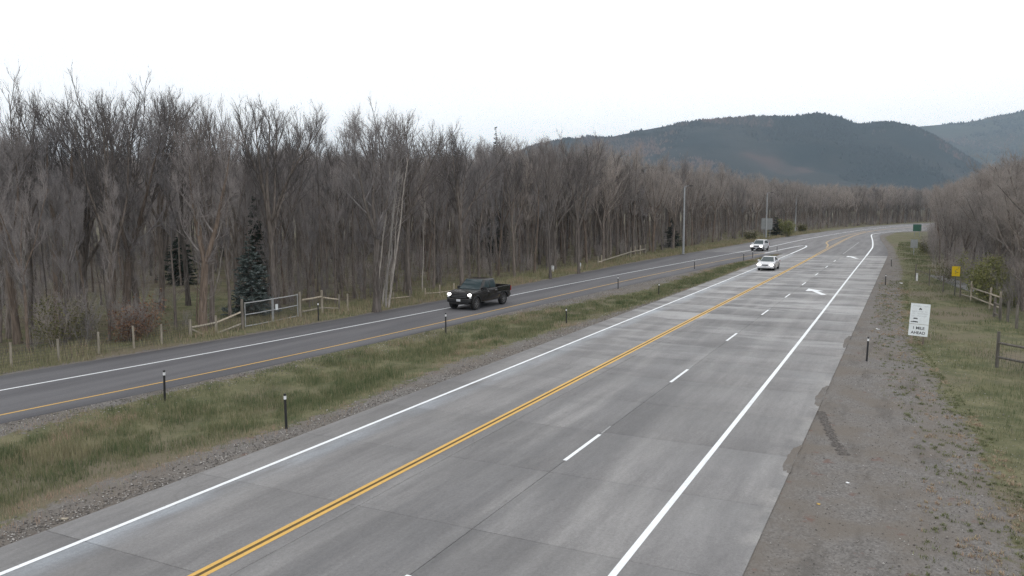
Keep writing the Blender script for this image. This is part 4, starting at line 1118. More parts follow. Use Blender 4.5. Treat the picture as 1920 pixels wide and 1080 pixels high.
def pebbles(name, label, X, Y, s, tint, seed):
    rg = np.random.default_rng(seed); n = len(X); Z = ground_z(X, Y)
    base = np.array([[1, 0, 0], [0, 1, 0], [-1, 0, 0], [0, -1, 0], [0, 0, 1], [0, 0, -0.6]], float)
    az = rg.random(n) * 6.28; c, si = np.cos(az), np.sin(az); st = 0.7 + 0.6 * rg.random((n, 6, 1))
    V = base[None] * st * s[:, None, None] * np.stack([np.ones(n), 0.75 * np.ones(n), 0.6 * np.ones(n)], 1)[:, None]
    Vr = V.copy(); Vr[..., 0] = V[..., 0] * c[:, None] - V[..., 1] * si[:, None]; Vr[..., 1] = V[..., 0] * si[:, None] + V[..., 1] * c[:, None]
    Vr += np.stack([X, Y, Z + s * 0.3], 1)[:, None]
    f = np.array([[0, 1, 4], [1, 2, 4], [2, 3, 4], [3, 0, 4], [1, 0, 5], [2, 1, 5], [3, 2, 5], [0, 3, 5]])
    T = (np.arange(n)[:, None, None] * 6 + f[None]).reshape(-1, 3)
    me = np_mesh(name, Vr.reshape(-1, 3), tris=T, mat=M['stone']); tint_attr(me, np.repeat(np.clip(tint, 0, 1), 6))
    return tag(link(name, me), label, kind='stuff')
n = 22000
Y = dist_pick(rg, n, 6, 80, 2.2); side = rg.random(n)
X = np.where(side < 0.5, C_L - 0.08 - np.abs(rg.normal(0, 0.55, n)), xat(NE, Y) + 0.1 + np.abs(rg.normal(0, 0.9, n)))
pebbles('shoulder_gravel', 'loose grey stones along both sides of the grass strip', X, Y, 0.012 + 0.03 * rg.random(n) ** 2.5, rg.random(n) ** 1.4, 54)
n = 16000
Y = dist_pick(rg, n, 10, 80, 2.0); X = C_R + 0.15 + (xat(VERGE, Y) + 1.5 - C_R) * rg.random(n) ** 0.8
k = ~in_road(X, Y)
pebbles('shoulder_gravel', 'loose stones over the gravel shoulder right of the concrete', X[k], Y[k], (0.008 + 0.022 * rg.random(n) ** 3)[k], (rg.random(n) ** 1.4)[k], 55)
# weeds on the gravel shoulder
n = 2300
Y = dist_pick(rg, n, 12, 85, 1.4); X = xat(VERGE, Y) - 2.3 * rg.random(n) ** 1.7 + 0.5
cnt = rg.integers(3, 24, n); sz = np.repeat(0.02 + 0.07 * rg.random(n) ** 2, cnt)
cx = np.repeat(X, cnt) + rg.normal(0, 1, cnt.sum()) * sz; cyy = np.repeat(Y, cnt) + rg.normal(0, 1, cnt.sum()) * sz
k = (cx > C_R + 0.3); cx, cyy = cx[k], cyy[k]
blades('shoulder_weeds', 'small dark weeds dotting the gravel shoulder', cx, cyy, 0.03 + 0.07 * rg.random(len(cx)), np.full(len(cx), 0.018), np.where(hash_noise(cx * 1.1, cyy * 0.8, 5) > 0.66, 0.95, 0.4) + rg.normal(0, 0.08, len(cx)), 56, 0.9)

# litter and leaves on the shoulder
def scrap(px, py, size, mat, name, label, cat, seed):
    p = G(px, py); rr = random.Random(seed); m = MB(); n = 7
    ring = [(size * (0.6 + 0.5 * rr.random()) * math.cos(2*PI*k/n), 0.7 * size * (0.6 + 0.5 * rr.random()) * math.sin(2*PI*k/n)) for k in range(n)]
    V = [(a, b, 0.01 + 0.35 * size * rr.random()) for a, b in ring] + [(a * 0.9, b * 0.9, 0.0) for a, b in ring]
    m.add(V, [tuple(range(n)), tuple(range(2 * n - 1, n - 1, -1))] + [(k, (k + 1) % n, (k + 1) % n + n, k + n) for k in range(n)])
    o = m.build(name, mat, None, (p.x, p.y, float(ground_z(p.x, p.y)) + 0.004)); return tag(o, label, cat)
M['leaf_gold'] = simple('golden_leaf', (0.45, 0.30, 0.10), 0.7)
scrap(1535, 944, 0.06, M['leaf_gold'], 'fallen_leaf', 'pale golden leaf lying on the gravel near the concrete edge', 'leaf', 1)
scrap(1589, 904, 0.05, M['white_plastic'], 'pale_stone', 'small white stone on the gravel right of the golden leaf', 'stone', 2)
scrap(1646, 617, 0.16, M['white_plastic'], 'paper_scrap', 'white paper scrap lying left of the white sign', 'litter', 3)
scrap(1690, 531, 0.17, M['white_plastic'], 'paper_scrap', 'white paper scrap on the shoulder beyond the white sign', 'litter', 4)
scrap(119, 972, 0.13, M['log'], 'wood_chip', 'reddish chip of wood on the gravel at lower left', 'litter', 5)

# ------------------------------------------------------------------ delineator posts
def delineator(p, h, label, group, lean=(0, 0)):
    o = empty('delineator_post', (p[0], p[1], float(ground_z(p[0], p[1]))))
    o.rotation_euler = (lean[0], lean[1], 0)
    MB().tube([(0, 0, -0.1), (0, 0, h * 0.5), (0, 0, h)], [0.042, 0.04, 0.038], 8).build('post', M['black_plastic'], o, smooth=True)
    MB().tube([(0, 0, h * 0.86), (0, 0, h * 0.96)], [0.0435, 0.0430], 8).build('reflector', M['white_plastic'], o, smooth=True)
    MB().tube([(0, 0, h), (0, 0, h + 0.02), (0, 0, h + 0.03)], [0.046, 0.046, 0.02], 8).build('cap', M['black_plastic'], o, smooth=True)
    return tag(o, label, 'delineator', group)
gA, gB, gC = 'delineators along the asphalt road', 'delineators along the left edge of the concrete', 'delineators on the right shoulder'
DEL = [((309, 750), 1.12, 'black delineator on the asphalt road edge, nearest at far left', gA), ((836, 623), 1.14, 'black delineator on the asphalt road edge just in front of the black pickup', gA),
       ((1159, 542), 1.05, 'black delineator on the asphalt road edge right of the black pickup', gA), ((1302, 505), 1.05, 'black delineator on the asphalt road edge beside the nearest light pole', gA), ((1394, 489), 1.1, 'black delineator left of the white SUV and sedan', gA),
       ((537, 805), 1.12, 'black delineator at the concrete edge, nearest and largest', gB), ((1062, 605), 0.9, 'black delineator in the grass strip tip, below and right of the pickup', gB), ((1235, 552), 0.95, 'black delineator at the concrete edge, third from the near end', gB),
       ((1411, 484), 1.0, 'black delineator just behind the white sedan', gB), ((1457, 472), 1.0, 'black delineator near the painted nose where the roads join', gB),
       ((597, 602), 1.15, 'black delineator before the wooden corner panel beside the gate', gA),
       ((1625, 678), 1.10, 'black delineator on the right shoulder, nearest, left of the white sign', gC), ((1660, 535), 0.95, 'black delineator on the right shoulder beyond the white sign', gC), ((1671, 500), 1.0, 'farthest black delineator on the right shoulder by the asphalt start', gC)]
for i, ((px, py), h, lab, g) in enumerate(DEL):
    delineator(G(px, py, -0.05), h, lab, g, (0.02 * math.sin(i * 3.1), 0.025 * math.cos(i * 1.7)))

# ------------------------------------------------------------------ fences
def gz(p): return float(ground_z(p[0], p[1]))
def post(o, p, h, r, mat, name='post', lean=0.0):
    b = Vector((p[0], p[1], gz(p))) - o.location
    MB().tube([b + Vector((0, 0, -0.2)), b + Vector((lean * 0.5, 0, h * 0.5)), b + Vector((lean, 0, h))], [r * 1.06, r, r * 0.94], 9).build(name, mat, o, smooth=True)
def rail(o, a, za, b, zb, r, mat, name='rail'):
    A = Vector((a[0], a[1], gz(a) + za)) - o.location; B = Vector((b[0], b[1], gz(b) + zb)) - o.location
    m = (A + B) / 2 + Vector((0, 0, -0.012)); MB().tube([A, m, B], [r, r * 0.97, r * 0.9], 8).build(name, mat, o, smooth=True)
def mesh_wires(o, a, b, h, rows, pitch, r, mat, z0=0.08, name='wire_mesh'):
    A = Vector((a[0], a[1], gz(a))) - o.location; B = Vector((b[0], b[1], gz(b))) - o.location; m = MB()
    for k in range(rows):
        z = z0 + (h - z0) * k / (rows - 1); m.tube([A + Vector((0, 0, z)), (A + B) / 2 + Vector((0, 0, z - 0.01)), B + Vector((0, 0, z))], r, 3, False)
    n = int((B - A).length / pitch)
    for k in range(1, n):
        q = A.lerp(B, k / n); m.tube([q + Vector((0, 0, z0)), q + Vector((0, 0, h))], r * 0.8, 3, False)
    m.build(name, mat, o)
def P2(px, py): q = G(px, py, -0.05); return (q.x, q.y)
# wire fence at far left
wp = [(-36.0, 15.2), (-35.6, 18.2), (-35.15, 21.3), (-34.85, 23.3), (-34.8, 25.3), (-34.6, 27.1), (-34.4, 28.6), (-34.9, 30.9)]
o = empty('wire_fence', (wp[2][0], wp[2][1], gz(wp[2])))
for i, p in enumerate(wp[:-1]): post(o, p, 1.02 + 0.06 * (i % 3), 0.055, M['log'], lean=0.02 * (-1) ** i)
for i in range(len(wp) - 1): mesh_wires(o, wp[i], wp[i + 1], 0.98, 8, 0.15, 0.0065, M['wire'])
tag(o, 'woven wire fence on round wooden posts at far left', 'fence')
# log corner between wire fence and gate
g0, g1 = P2(455, 617), P2(563, 594)
lc = [(-34.9, 30.9), (-34.45, 32.3), (g0[0] + 0.05, g0[1] - 0.18)]
o = empty('log_fence', (lc[0][0], lc[0][1], gz(lc[0])))
post(o, lc[0], 0.95, 0.085, M['log']); post(o, lc[1], 1.02, 0.075, M['log'])
rail(o, lc[0], 0.50, lc[1], 0.62, 0.065, M['log']); rail(o, lc[1], 0.62, lc[2], 0.98, 0.06, M['log']); rail(o, lc[1], 0.02, lc[2], 0.30, 0.06, M['log'])
rail(o, lc[0], 0.45, (lc[0][0] + 0.25, lc[0][1] + 0.75), 0.02, 0.05, M['log'], 'brace')
mesh_wires(o, lc[1], lc[2], 0.9, 6, 0.2, 0.0035, M['wire'])
tag(o, 'weathered log fence corner joining the wire fence to the gate', 'fence')
# double gate
mid = ((g0[0] + g1[0]) / 2, (g0[1] + g1[1]) / 2)
o = empty('gate', (g0[0], g0[1], gz(g0)))
post(o, g0, 1.72, 0.085, M['log_dark'], 'gate_post'); post(o, g1, 1.62, 0.085, M['log'], 'gate_post')
def lerp2(a, b, t): return (a[0] + (b[0] - a[0]) * t, a[1] + (b[1] - a[1]) * t)
for (a, b) in ((lerp2(g0, g1, 0.045), lerp2(g0, g1, 0.492)), (lerp2(g0, g1, 0.512), lerp2(g0, g1, 0.955))):
    for z in (0.10, 0.78, 1.46): rail(o, a, z, b, z, 0.034, M['galv'], 'gate_bar')
    for q in (a, b):
        A = Vector((q[0], q[1], gz(q))) - o.location; MB().tube([A + Vector((0, 0, 0.05)), A + Vector((0, 0, 1.52))], 0.034, 8).build('gate_stile', M['galv'], o, smooth=True)
    mesh_wires(o, a, b, 1.44, 14, 0.10, 0.008, M['wire'], 0.12, 'gate_mesh')
tag(o, 'double leaf steel pole gate with wire mesh between log posts', 'gate')
q = lerp2(g0, g1, 0.56); A = Vector((q[0] + 0.06, q[1], gz(q) + 0.93))
nb = MB().box((0, 0, 0), (0.012, 0.24, 0.36)).build('notice_board', M['sign_white'], None, A, bevel=0.003, seg=1); nb.rotation_euler = (0, 0, math.atan2(g1[1] - g0[1], g1[0] - g0[0]) - PI / 2 + 0.0)
tag(nb, 'small white notice fixed to the double gate', 'sign')
# wooden panel right of the gate
w1, w2, w3 = P2(604, 586), P2(636, 584), P2(652, 583)
o = empty('log_fence', (w1[0], w1[1], gz(w1)))
a = (g1[0] + 0.09, g1[1] + 0.1)
post(o, w1, 1.52, 0.09, M['log']); post(o, w2, 1.15, 0.06, M['log_dark'])
for z in (0.32, 1.08): rail(o, a, z, w1, z + 0.02, 0.062, M['log'])
for z0, z1 in ((0.34, 0.20), (1.05, 0.80)): rail(o, w1, z0, w2, z1, 0.052, M['log'])
mesh_wires(o, a, w1, 1.05, 6, 0.2, 0.003, M['wire'])
tag(o, 'two rail log panel with tall corner post right of the gate', 'fence')
o = empty('fence_post', (w3[0], w3[1], gz(w3))); post(o, w3, 1.18, 0.06, M['log']); tag(o, 'single pale wooden post right of the log panel', 'post')
# low rails left of the pickup
def rail_fence(label, pts, rails, mat, h, r=0.06, rr=0.05, mesh=False):
    W = [P2(*p) for p in pts]; o = empty('rail_fence', (W[0][0], W[0][1], gz(W[0])))
    for i, p in enumerate(W): post(o, p, h[i] if hasattr(h, '__len__') else h, r, mat, lean=0.015 * (-1) ** i)
    for i, j, za, zb in rails: rail(o, W[i], za, W[j], zb, rr, mat)
    if mesh:
        for i in range(len(W) - 1): mesh_wires(o, W[i], W[i + 1], 1.1, 6, 0.25, 0.0035, M['wire'])
    return tag(o, label, 'fence')
rail_fence('low single log rail on posts at the foot of the pale leaning stems', [(722, 566), (738, 564), (768, 562)], [(0, 2, 0.24, 0.26)], M['log'], [0.3, 0.72, 0.75])
rail_fence('low single log rail on posts ending behind the black pickup', [(797, 557), (825, 555), (851, 551)], [(0, 1, 0.28, 0.28), (1, 2, 0.28, 0.26)], M['log'], [0.7, 0.9, 0.85])
rail_fence('two rail wooden fence climbing beside the road left of the light pole', [(1121, 499), (1128, 498), (1182, 485), (1191, 483), (1200, 481), (1210, 479)], [(1, 2, 0.55, 0.88), (2, 5, 0.86, 0.92), (2, 5, 0.12, 0.12), (0, 1, 0.5, 0.5)], M['log'], [1.15, 1.25, 1.55, 1.6, 1.6, 1.6], 0.085, 0.085)
def marker(px, py, h, w, label):
    p = G(px, py, -0.05); o = empty('marker_post', (p.x, p.y, gz(p)))
    MB().box((0, 0, h / 2 - 0.1), (w, w * 0.6, h + 0.2)).build('post', M['white_plastic'], o, bevel=0.01, seg=1)
    MB().box((0, -w * 0.31, h - 0.08), (w * 0.8, 0.004, 0.08)).build('band', M['sign_grey'], o)
    return tag(o, label, 'marker')
marker(1036, 509, 0.62, 0.30, 'short white marker at the roadside beyond the black pickup')
marker(1088, 504, 0.7, 0.16, 'slim white marker left of the two rail wooden fence')
marker(1719, 527, 0.75, 0.16, 'white marker at the corner of the right hand fence')
# right hand fence
rail_fence('old two rail log fence running below the yellow green bush', [(1800, 556), (1821, 563), (1856, 576), (1875, 585)], [(0, 1, 0.25, 0.30), (1, 2, 0.35, 0.35), (2, 3, 0.35, 0.40), (1, 2, 1.0, 1.05), (2, 3, 1.05, 1.10)], M['log'], [0.5, 1.5, 1.5, 1.5], 0.075, 0.06, False)
rail_fence('dark steel posted wire fence beyond the yellow sign', [(1716, 525), (1742, 536), (1768, 547), (1800, 557)], [(0, 1, 1.0, 1.0)], M['log_dark'], 1.55, 0.05, 0.03, True)
rail_fence('grey log fence posts with brace at the right edge beyond the nearest fence', [(1864, 592), (1875, 598), (1889, 601), (1906, 613), (1925, 628)], [(0, 1, 0.9, 0.95), (0, 1, 0.25, 0.25)], M['log_dark'], [1.25, 1.45, 1.3, 1.4, 1.45], 0.085, 0.055, True)
W = [P2(1869, 687), P2(1965, 706), P2(2060, 728)]
o = empty('rail_fence', (W[0][0], W[0][1], gz(W[0])))
for p in W: post(o, p, 1.62, 0.07, M['log_dark'])
for i in (0, 1):
    for z in (0.48, 1.12): rail(o, W[i], z, W[i + 1], z, 0.055, M['log_dark'])
    mesh_wires(o, W[i], W[i + 1], 1.45, 8, 0.2, 0.0035, M['wire'])
tag(o, 'dark two rail fence with mesh, nearest at the right edge', 'fence')
# paved path glimpsed behind the right fence
pp = poly_w([(1730, 520), (1765, 534), (1795, 545)]); pp = np.vstack([pp[0] + (pp[0] - pp[1]) * 0.4, pp])
tag(link('path', strip_mesh('path', resample(pp + np.array([1.1, 0.3]), 12), resample(pp + np.array([2.5, 1.2]), 12), M['asphalt_worn'], -0.05, 0.1, m=2)), 'grey paved path behind the right hand fence', kind='structure')

# ------------------------------------------------------------------ light poles
def light_pole(px, py, pyt, label):
    p = G(px, py, -0.05); F = FR(p.x, p.y)[0]; h = ztop(pyt, F); o = empty('light_pole', (p.x, p.y, gz(p)))
    MB().tube([(0, 0, 0), (0, 0, h * 0.5), (0, 0, h)], [0.17, 0.14, 0.10], 10).build('shaft', M['pole'], o, smooth=True)
    MB().tube([(0, 0, -0.3), (0, 0, 0.10)], 0.33, 12).build('footing', M['log_dark'], o, smooth=True)
    MB().box((0, 0, 0.12), (0.5, 0.5, 0.04)).build('base_plate', M['pole'], o, bevel=0.01, seg=1)
    MB().tube([(0, 0, h), (0.25, 0, h + 0.12), (0.7, 0, h + 0.15)], [0.05, 0.045, 0.04], 7).build('arm', M['pole'], o, smooth=True)
    MB().box((0.95, 0, h + 0.14), (0.6, 0.28, 0.10)).build('lamp_head', M['black_plastic'], o, bevel=0.03)
    return tag(o, label, 'light pole', 'unlit steel light poles beside the road')
light_pole(1281, 478, 350, 'nearest and tallest grey steel light pole beside the asphalt road')
light_pole(1436, 448, 362, 'grey steel light pole rising behind the square sign back')
light_pole(1491, 433, 367, 'grey steel light pole right of the square sign back')
light_pole(1697, 418, 382, 'farthest grey steel pole beyond the road bend')

# ------------------------------------------------------------------ signs
FAR_ROT = {}
def face_sign(o, w, h, zc, mat, mat_back, name='panel', t=0.008, x=0.0):
    p = MB().box((x, 0, zc), (w, t, h)).build(name, mat, o, bevel=0.0, seg=1)
    MB().box((x, t / 2 + 0.003, zc), (w * 0.99, 0.004, h * 0.99)).build('panel_back', mat_back, p)
    return p
def text_mesh(s, size, mat, parent, x, z, y, name='lettering', align='CENTER', bold=0.0):
    cu = bpy.data.curves.new(name, 'FONT'); cu.body = s; cu.size = size; cu.align_x = align; cu.offset = bold
    t = bpy.data.objects.new(name, cu); COL.objects.link(t)
    dg = bpy.context.evaluated_depsgraph_get(); me = bpy.data.meshes.new_from_object(t.evaluated_get(dg)); bpy.data.objects.remove(t)
    me.transform(Matrix.Translation((x, y, z)) @ Matrix.Rotation(PI / 2, 4, 'X')); me.materials.clear(); me.materials.append(mat)
    return link(name, me, parent)
# white two-panel notice on the right shoulder
p = G(1719, 645, -0.03)
o = empty('road_sign', (p.x, p.y, gz(p)), math.radians(-1.0)); o.rotation_euler = (math.radians(-2), math.radians(2.6), math.radians(-1.0))
sw = 0.90
for x in (-0.27, 0.27): MB().box((x, 0.06, 0.78), (0.09, 0.09, 2.3)).build('sign_post', M['post_wood'], o, bevel=0.006, seg=1)
zb = 0.42
lower = face_sign(o, sw, 0.60, zb + 0.30, M['sign_white'], M['sign_back'], 'lower_panel')
upper = face_sign(o, sw, 1.06, zb + 0.62 + 0.53, M['sign_white'], M['sign_back'], 'upper_panel')
tag(lower, 'lower white panel reading 1 MILE AHEAD'); tag(upper, 'upper white panel with faded lines and two truck symbols')
text_mesh('1 MILE', 0.20, M['sign_black'], lower, 0.0, zb + 0.345, -0.0065, bold=0.004)
text_mesh('AHEAD', 0.20, M['sign_black'], lower, 0.0, zb + 0.10, -0.0065, bold=0.004)
rr = random.Random(5)
def greek(z, x0, x1, hh, mat, gap):
    m = MB(); x = x0
    while x < x1:
        w = 0.016 + 0.022 * rr.random()
        if not (gap[0] < x < gap[1]):
            m.box((x, -0.0058, z), (0.009, 0.003, hh)); m.box((x + w / 2, -0.0058, z + hh * rr.choice((-0.42, 0, 0.42))), (w, 0.003, 0.010))
        x += w + 0.016
    m.build('faded_line', mat, upper)
zu = zb + 0.62
greek(zu + 0.93, -0.33, 0.34, 0.075, M['sign_grey'], (0.02, 0.16))
for z, g in ((0.655, (0.12, 0.2)), (0.545, (-0.22, -0.12)), (0.415, (-0.24, -0.13))): greek(zu + z, -0.36, 0.34, 0.065, M['sign_grey'], g)
def symbol(cx, cz, w, h, trailer, rise=False):
    m = MB(); y = -0.0060
    m.box((cx, y, cz), (w * 0.60, 0.004, h * 0.62)); m.box((cx + w * 0.40, y, cz - h * 0.06), (w * 0.16, 0.004, h * 0.5))
    if rise: m.box((cx - w * 0.05, y, cz + h * 0.38), (w * 0.34, 0.004, h * 0.22))
    if trailer: m.box((cx - w * 0.48, y, cz - h * 0.1), (w * 0.30, 0.004, h * 0.42))
    for q in (-0.36, -0.14, 0.2, 0.42): m.tube([(cx + w * q, y - 0.002, cz - h * 0.38), (cx + w * q, y + 0.002, cz - h * 0.38)], h * 0.15, 10)
    m.build('truck_symbol', M['sign_black'], upper)
symbol(0.0, zu + 0.79, 0.15, 0.10, False, True)
symbol(-0.20, zu + 0.285, 0.24, 0.09, False)
symbol(-0.20, zu + 0.115, 0.30, 0.09, True)
tag(o, 'white two panel road sign reading 1 MILE AHEAD on the right verge', 'sign')
# yellow sign
p = G(1790, 553, -0.05); o = empty('warning_sign', (p.x, p.y, gz(p)), math.radians(3))
MB().tube([(0, 0.03, -0.3), (0, 0.03, 2.3)], 0.035, 8).build('sign_post', M['wire'], o, smooth=True)
pn = face_sign(o, 0.58, 0.80, 1.98, M['sign_yellow'], M['sign_back'])
m = MB(); 
for a, b in (((-0.06, 1.78), (0.03, 1.90)), ((0.03, 1.90), (-0.05, 2.02)), ((-0.05, 2.02), (0.06, 2.16))):
    A, B = Vector((a[0], -0.006, a[1])), Vector((b[0], -0.006, b[1])); m.tube([A, B], 0.022, 4)
m.build('curve_symbol', simple('dull_symbol', (0.40, 0.29, 0.03), 0.6), pn)
tag(o, 'bright yellow rectangular sign on a post by the right hand fence', 'sign')
# small grey sign and green sign further on
def post_sign(px, py, pyt, pyb, wpx, mat, label, posts=(0,), name='road_sign', rz=0.0):
    p = G(px, py, -0.05); F = FR(p.x, p.y)[0]; o = empty(name, (p.x, p.y, gz(p)), rz)
    zt, zb_ = ztop(pyt, F), ztop(pyb, F); w = wpx / FOC * F
    for x in posts: MB().tube([(x * w, 0.05, -0.3), (x * w, 0.05, zt - 0.1)], 0.05, 8).build('sign_post', M['pole'], o, smooth=True)
    face_sign(o, w, zt - zb_, (zt + zb_) / 2, mat, M['sign_back'], t=0.012)
    return tag(o, label, 'sign'), w, zt, zb_
post_sign(1713, 478, 448, 464, 12, M['sign_back'], 'small pale grey sign beyond the yellow sign, below the green one')
(gs, w, zt, zb_) = post_sign(1719, 443, 420, 433, 14, M['sign_green'], 'small green road sign where the far road bends out of sight', (-0.3, 0.3))
(bs, w, zt, zb_) = post_sign(1437, 447, 409, 430, 20, M['sign_back'], 'square grey back of a road sign on two posts beyond the white SUV', (-0.25, 0.3))
for k in (0.2, 0.5, 0.8): MB().box((0, -0.02, zb_ + (zt - zb_) * k), (w * 0.96, 0.02, 0.05)).build('stiffener', M['pole'], bs)
(ws, w, zt, zb_) = post_sign(1603, 422.5, 417.5, 421.5, 12, M['log'], 'low pale wooden board beside the far road bend', (-0.45, 0.45), 'notice_board')

# ------------------------------------------------------------------ vehicles (built facing +y, wheels on z = 0)
def arch(cy_, r, z0, n=7):
    return [(cy_ + r * math.cos(a), 0.40 * 0 + z0 + math.sqrt(max(0, 1)) * r * math.sin(a)) for a in np.linspace(0, PI, n)]
def wheel(root, x, y, r, w, name='wheel'):
    s = 1 if x > 0 else -1
    prof = [(-w/2, r*0.62), (-w/2, r*0.93), (-w/2 + 0.03, r), (w/2 - 0.03, r), (w/2, r*0.93), (w/2, r*0.62)]
    n = 22; m = MB(); V = []; Fc = []
    for a in range(n):
        c, q = math.cos(2*PI*a/n), math.sin(2*PI*a/n)
        V += [(px_, rr_ * c, rr_ * q) for px_, rr_ in prof]
    k = len(prof)
    for a in range(n):
        b = (a + 1) % n
        for j in range(k): Fc.append((a*k+j, a*k+(j+1)%k, b*k+(j+1)%k, b*k+j))
    m.add(V, Fc); t = m.build('wheel', M['tyre'], root, (x, y, r), smooth=True)
    d = MB(); d.tube([(s * w * 0.10, 0, 0), (s * w * 0.30, 0, 0)], r * 0.60, 20)
    d.build('rim', M['trim'], t, smooth=False)
    sp = MB()
    for a in range(6):
        an = 2*PI*a/6; c, q = math.cos(an), math.sin(an)
        Rm = Matrix.Rotation(an, 3, 'X'); sp.box(Rm @ Vector((s * w * 0.36, r * 0.32, 0)), (0.03, r * 0.52, r * 0.13), Rm)
    sp.tube([(s * w * 0.30, 0, 0), (s * w * 0.42, 0, 0)], r * 0.15, 10)
    n2 = 20; V = []; Fc = []
    for a in range(n2):
        c, q = math.cos(2*PI*a/n2), math.sin(2*PI*a/n2); V += [(s*w*0.44, r*0.54*c, r*0.54*q), (s*w*0.44, r*0.63*c, r*0.63*q), (s*w*0.30, r*0.54*c, r*0.54*q)]
    for a in range(n2):
        b = (a + 1) % n2; Fc += [(a*3, a*3+1, b*3+1, b*3), (a*3, b*3, b*3+2, a*3+2)]
    sp.add(V, Fc); sp.build('spokes', M['rim'], t)
    return t
def quad_panel(root, P, mat, name, off, thick=0.012):
    P = [Vector(p) for p in P]; nrm = (P[1] - P[0]).cross(P[3] - P[0]).normalized(); c = sum(P, Vector()) / len(P)
    if nrm.dot(Vector(off)) < 0: nrm = -nrm
    m = MB(); n = len(P); m.add([p + nrm * thick for p in P] + [p - nrm * 0.02 for p in P], [tuple(range(n)), tuple(range(2*n-1, n-1, -1))] + [(k, (k+1) % n, (k+1) % n + n, k + n) for k in range(n)])
    return m.build(name, mat, root)
def inset(P, f, g=None):
    P = [Vector(p) for p in P]; c = sum(P, Vector()) / len(P); return [c + (p - c) * f for p in P]
def make_vehicle(name, label, cat, sp, loc, rz):
    """sp: side profile of the lower body (y, z), cabin base / roof corners, wheel data"""
    root = empty(name, loc, rz); Wd = sp['w'] / 2; paint = M[sp['paint']]; wr, ar = sp['wheel_r'], sp['arch_r']; yf, yr = sp['yf'], sp['yr']; zc = wr
    prof = list(sp['upper'])                                        # from front bumper bottom, over the top, to the rear bumper bottom
    zbot = sp['zbot']
    bot = []
    for cyw in (yr, yf):                                            # along the bottom, rear to front, with wheel arches
        bot.append((cyw - ar, zbot))
        for a in np.linspace(PI, 0, 9)[1:-1]: bot.append((cyw + ar * math.cos(a), max(zbot, zc - 0.02 + ar * math.sin(a))))
        bot.append((cyw + ar, zbot))
    poly = prof + bot
    belt = sp['belt']; n = len(poly); V = []; Fc = []
    xs = [-1, -0.86, 0.86, 1]
    for k, f in enumerate(xs):                                      # four slices so that sides are rounded in plan and section
        for (y, z) in poly:
            w = Wd * abs(f)
            if abs(f) == 1:
                t = max(0.0, (z - belt * 0.80) / (belt * 0.35)); w = Wd * (1 - 0.035 * min(1.0, t)); 
                e = max(0.0, (abs(y) - sp['len'] / 2 + 0.55) / 0.55); w *= 1 - 0.085 * e * e
                if z < 0.45: w *= 0.965
            x = math.copysign(w, f)
            yy = y
            if abs(f) < 1:
                if y > sp['len'] / 2 - 0.35: yy = y + 0.05
            V.append((x, yy, z))
    for k in range(3):
        for i in range(n):
            j = (i + 1) % n; Fc.append((k*n+i, k*n+j, (k+1)*n+j, (k+1)*n+i))
    Fc.append(tuple(range(n - 1, -1, -1))); Fc.append(tuple(3*n + i for i in range(n)))
    body = MB().add(V, Fc).build('body', paint, root, bevel=0.035, seg=2, angle=32, smooth=True)
    MB().box((0, 0, zbot + 0.10), (sp['w'] * 0.70, sp['len'] * 0.86, 0.36)).build('underbody', M['trim'], root)
    # cabin
    b, t = sp['cab_base'], sp['cab_roof']                           # (y_front, y_rear, half width, z)
    def ring(y0, y1, hw, z, k): return [(-hw, y1, z), (-hw * 0.97, y0 , z), (hw * 0.97, y0, z), (hw, y1, z)]
    B4 = ring(b[0], b[1], b[2], b[3], 0); T4 = ring(t[0], t[1], t[2], t[3], 0)
    cab = MB().add(B4 + T4, [(0, 1, 2, 3), (7, 6, 5, 4), (0, 4, 5, 1), (1, 5, 6, 2), (2, 6, 7, 3), (3, 7, 4, 0)]).build('cabin', paint, root, bevel=0.06, seg=3, angle=25, smooth=True)
    def on(face, u, v):                                             # point on a cabin face: u along, v up
        i0, i1 = face; a = Vector(B4[i0]).lerp(Vector(B4[i1]), u); c = Vector(T4[i0]).lerp(Vector(T4[i1]), u); return a.lerp(c, v)
    def pane(face, u0, u1, v0, v1, nm, off, tu0=None, tu1=None):
        tu0 = u0 if tu0 is None else tu0; tu1 = u1 if tu1 is None else tu1
        quad_panel(root, [on(face, u0, v0), on(face, u1, v0), on(face, tu1, v1), on(face, tu0, v1)], M['car_glass'], nm, off)
    pane((1, 2), 0.04, 0.96, 0.05, 0.93, 'windscreen', (0, 1, 0.3), 0.06, 0.94)
    pane((0, 3), 0.08, 0.92, 0.15, 0.85, 'rear_window', (0, -1, 0.3))
    for face, sx in (((1, 0), -1), ((2, 3), 1)):
        for u0, u1 in sp['side_windows']: pane(face, u0, u1, 0.12, 0.86, 'side_window', (sx, 0, 0), u0 + 0.015, u1 - 0.01)
    # doors: shut lines and handles
    xs_ = Wd * 0.992
    for sx in (-1, 1):
        for y in sp['shut']:
            MB().box((sx * (xs_ - 0.004), y, (belt + zbot) / 2 + 0.05), (0.012, 0.012, belt - zbot - 0.22)).build('door_gap', M['trim'], root)
        for y in sp['handles']: MB().box((sx * (xs_ + 0.0), y, belt - 0.13), (0.05, 0.20, 0.035)).build('door_handle', M[sp.get('handle', 'trim')], root, bevel=0.01)
        mm = MB().box((sx * (b[2] + 0.16), b[0] - 0.42, belt + 0.12), (0.24, 0.12, 0.19)).build('wing_mirror', M[sp.get('mirror', 'trim')], root, bevel=0.04)
        wheel(root, sx * (Wd - sp['tyre_w'] / 2 - 0.01), yf, wr, sp['tyre_w']); wheel(root, sx * (Wd - sp['tyre_w'] / 2 - 0.01), yr, wr, sp['tyre_w'])
    L2 = sp['len'] / 2
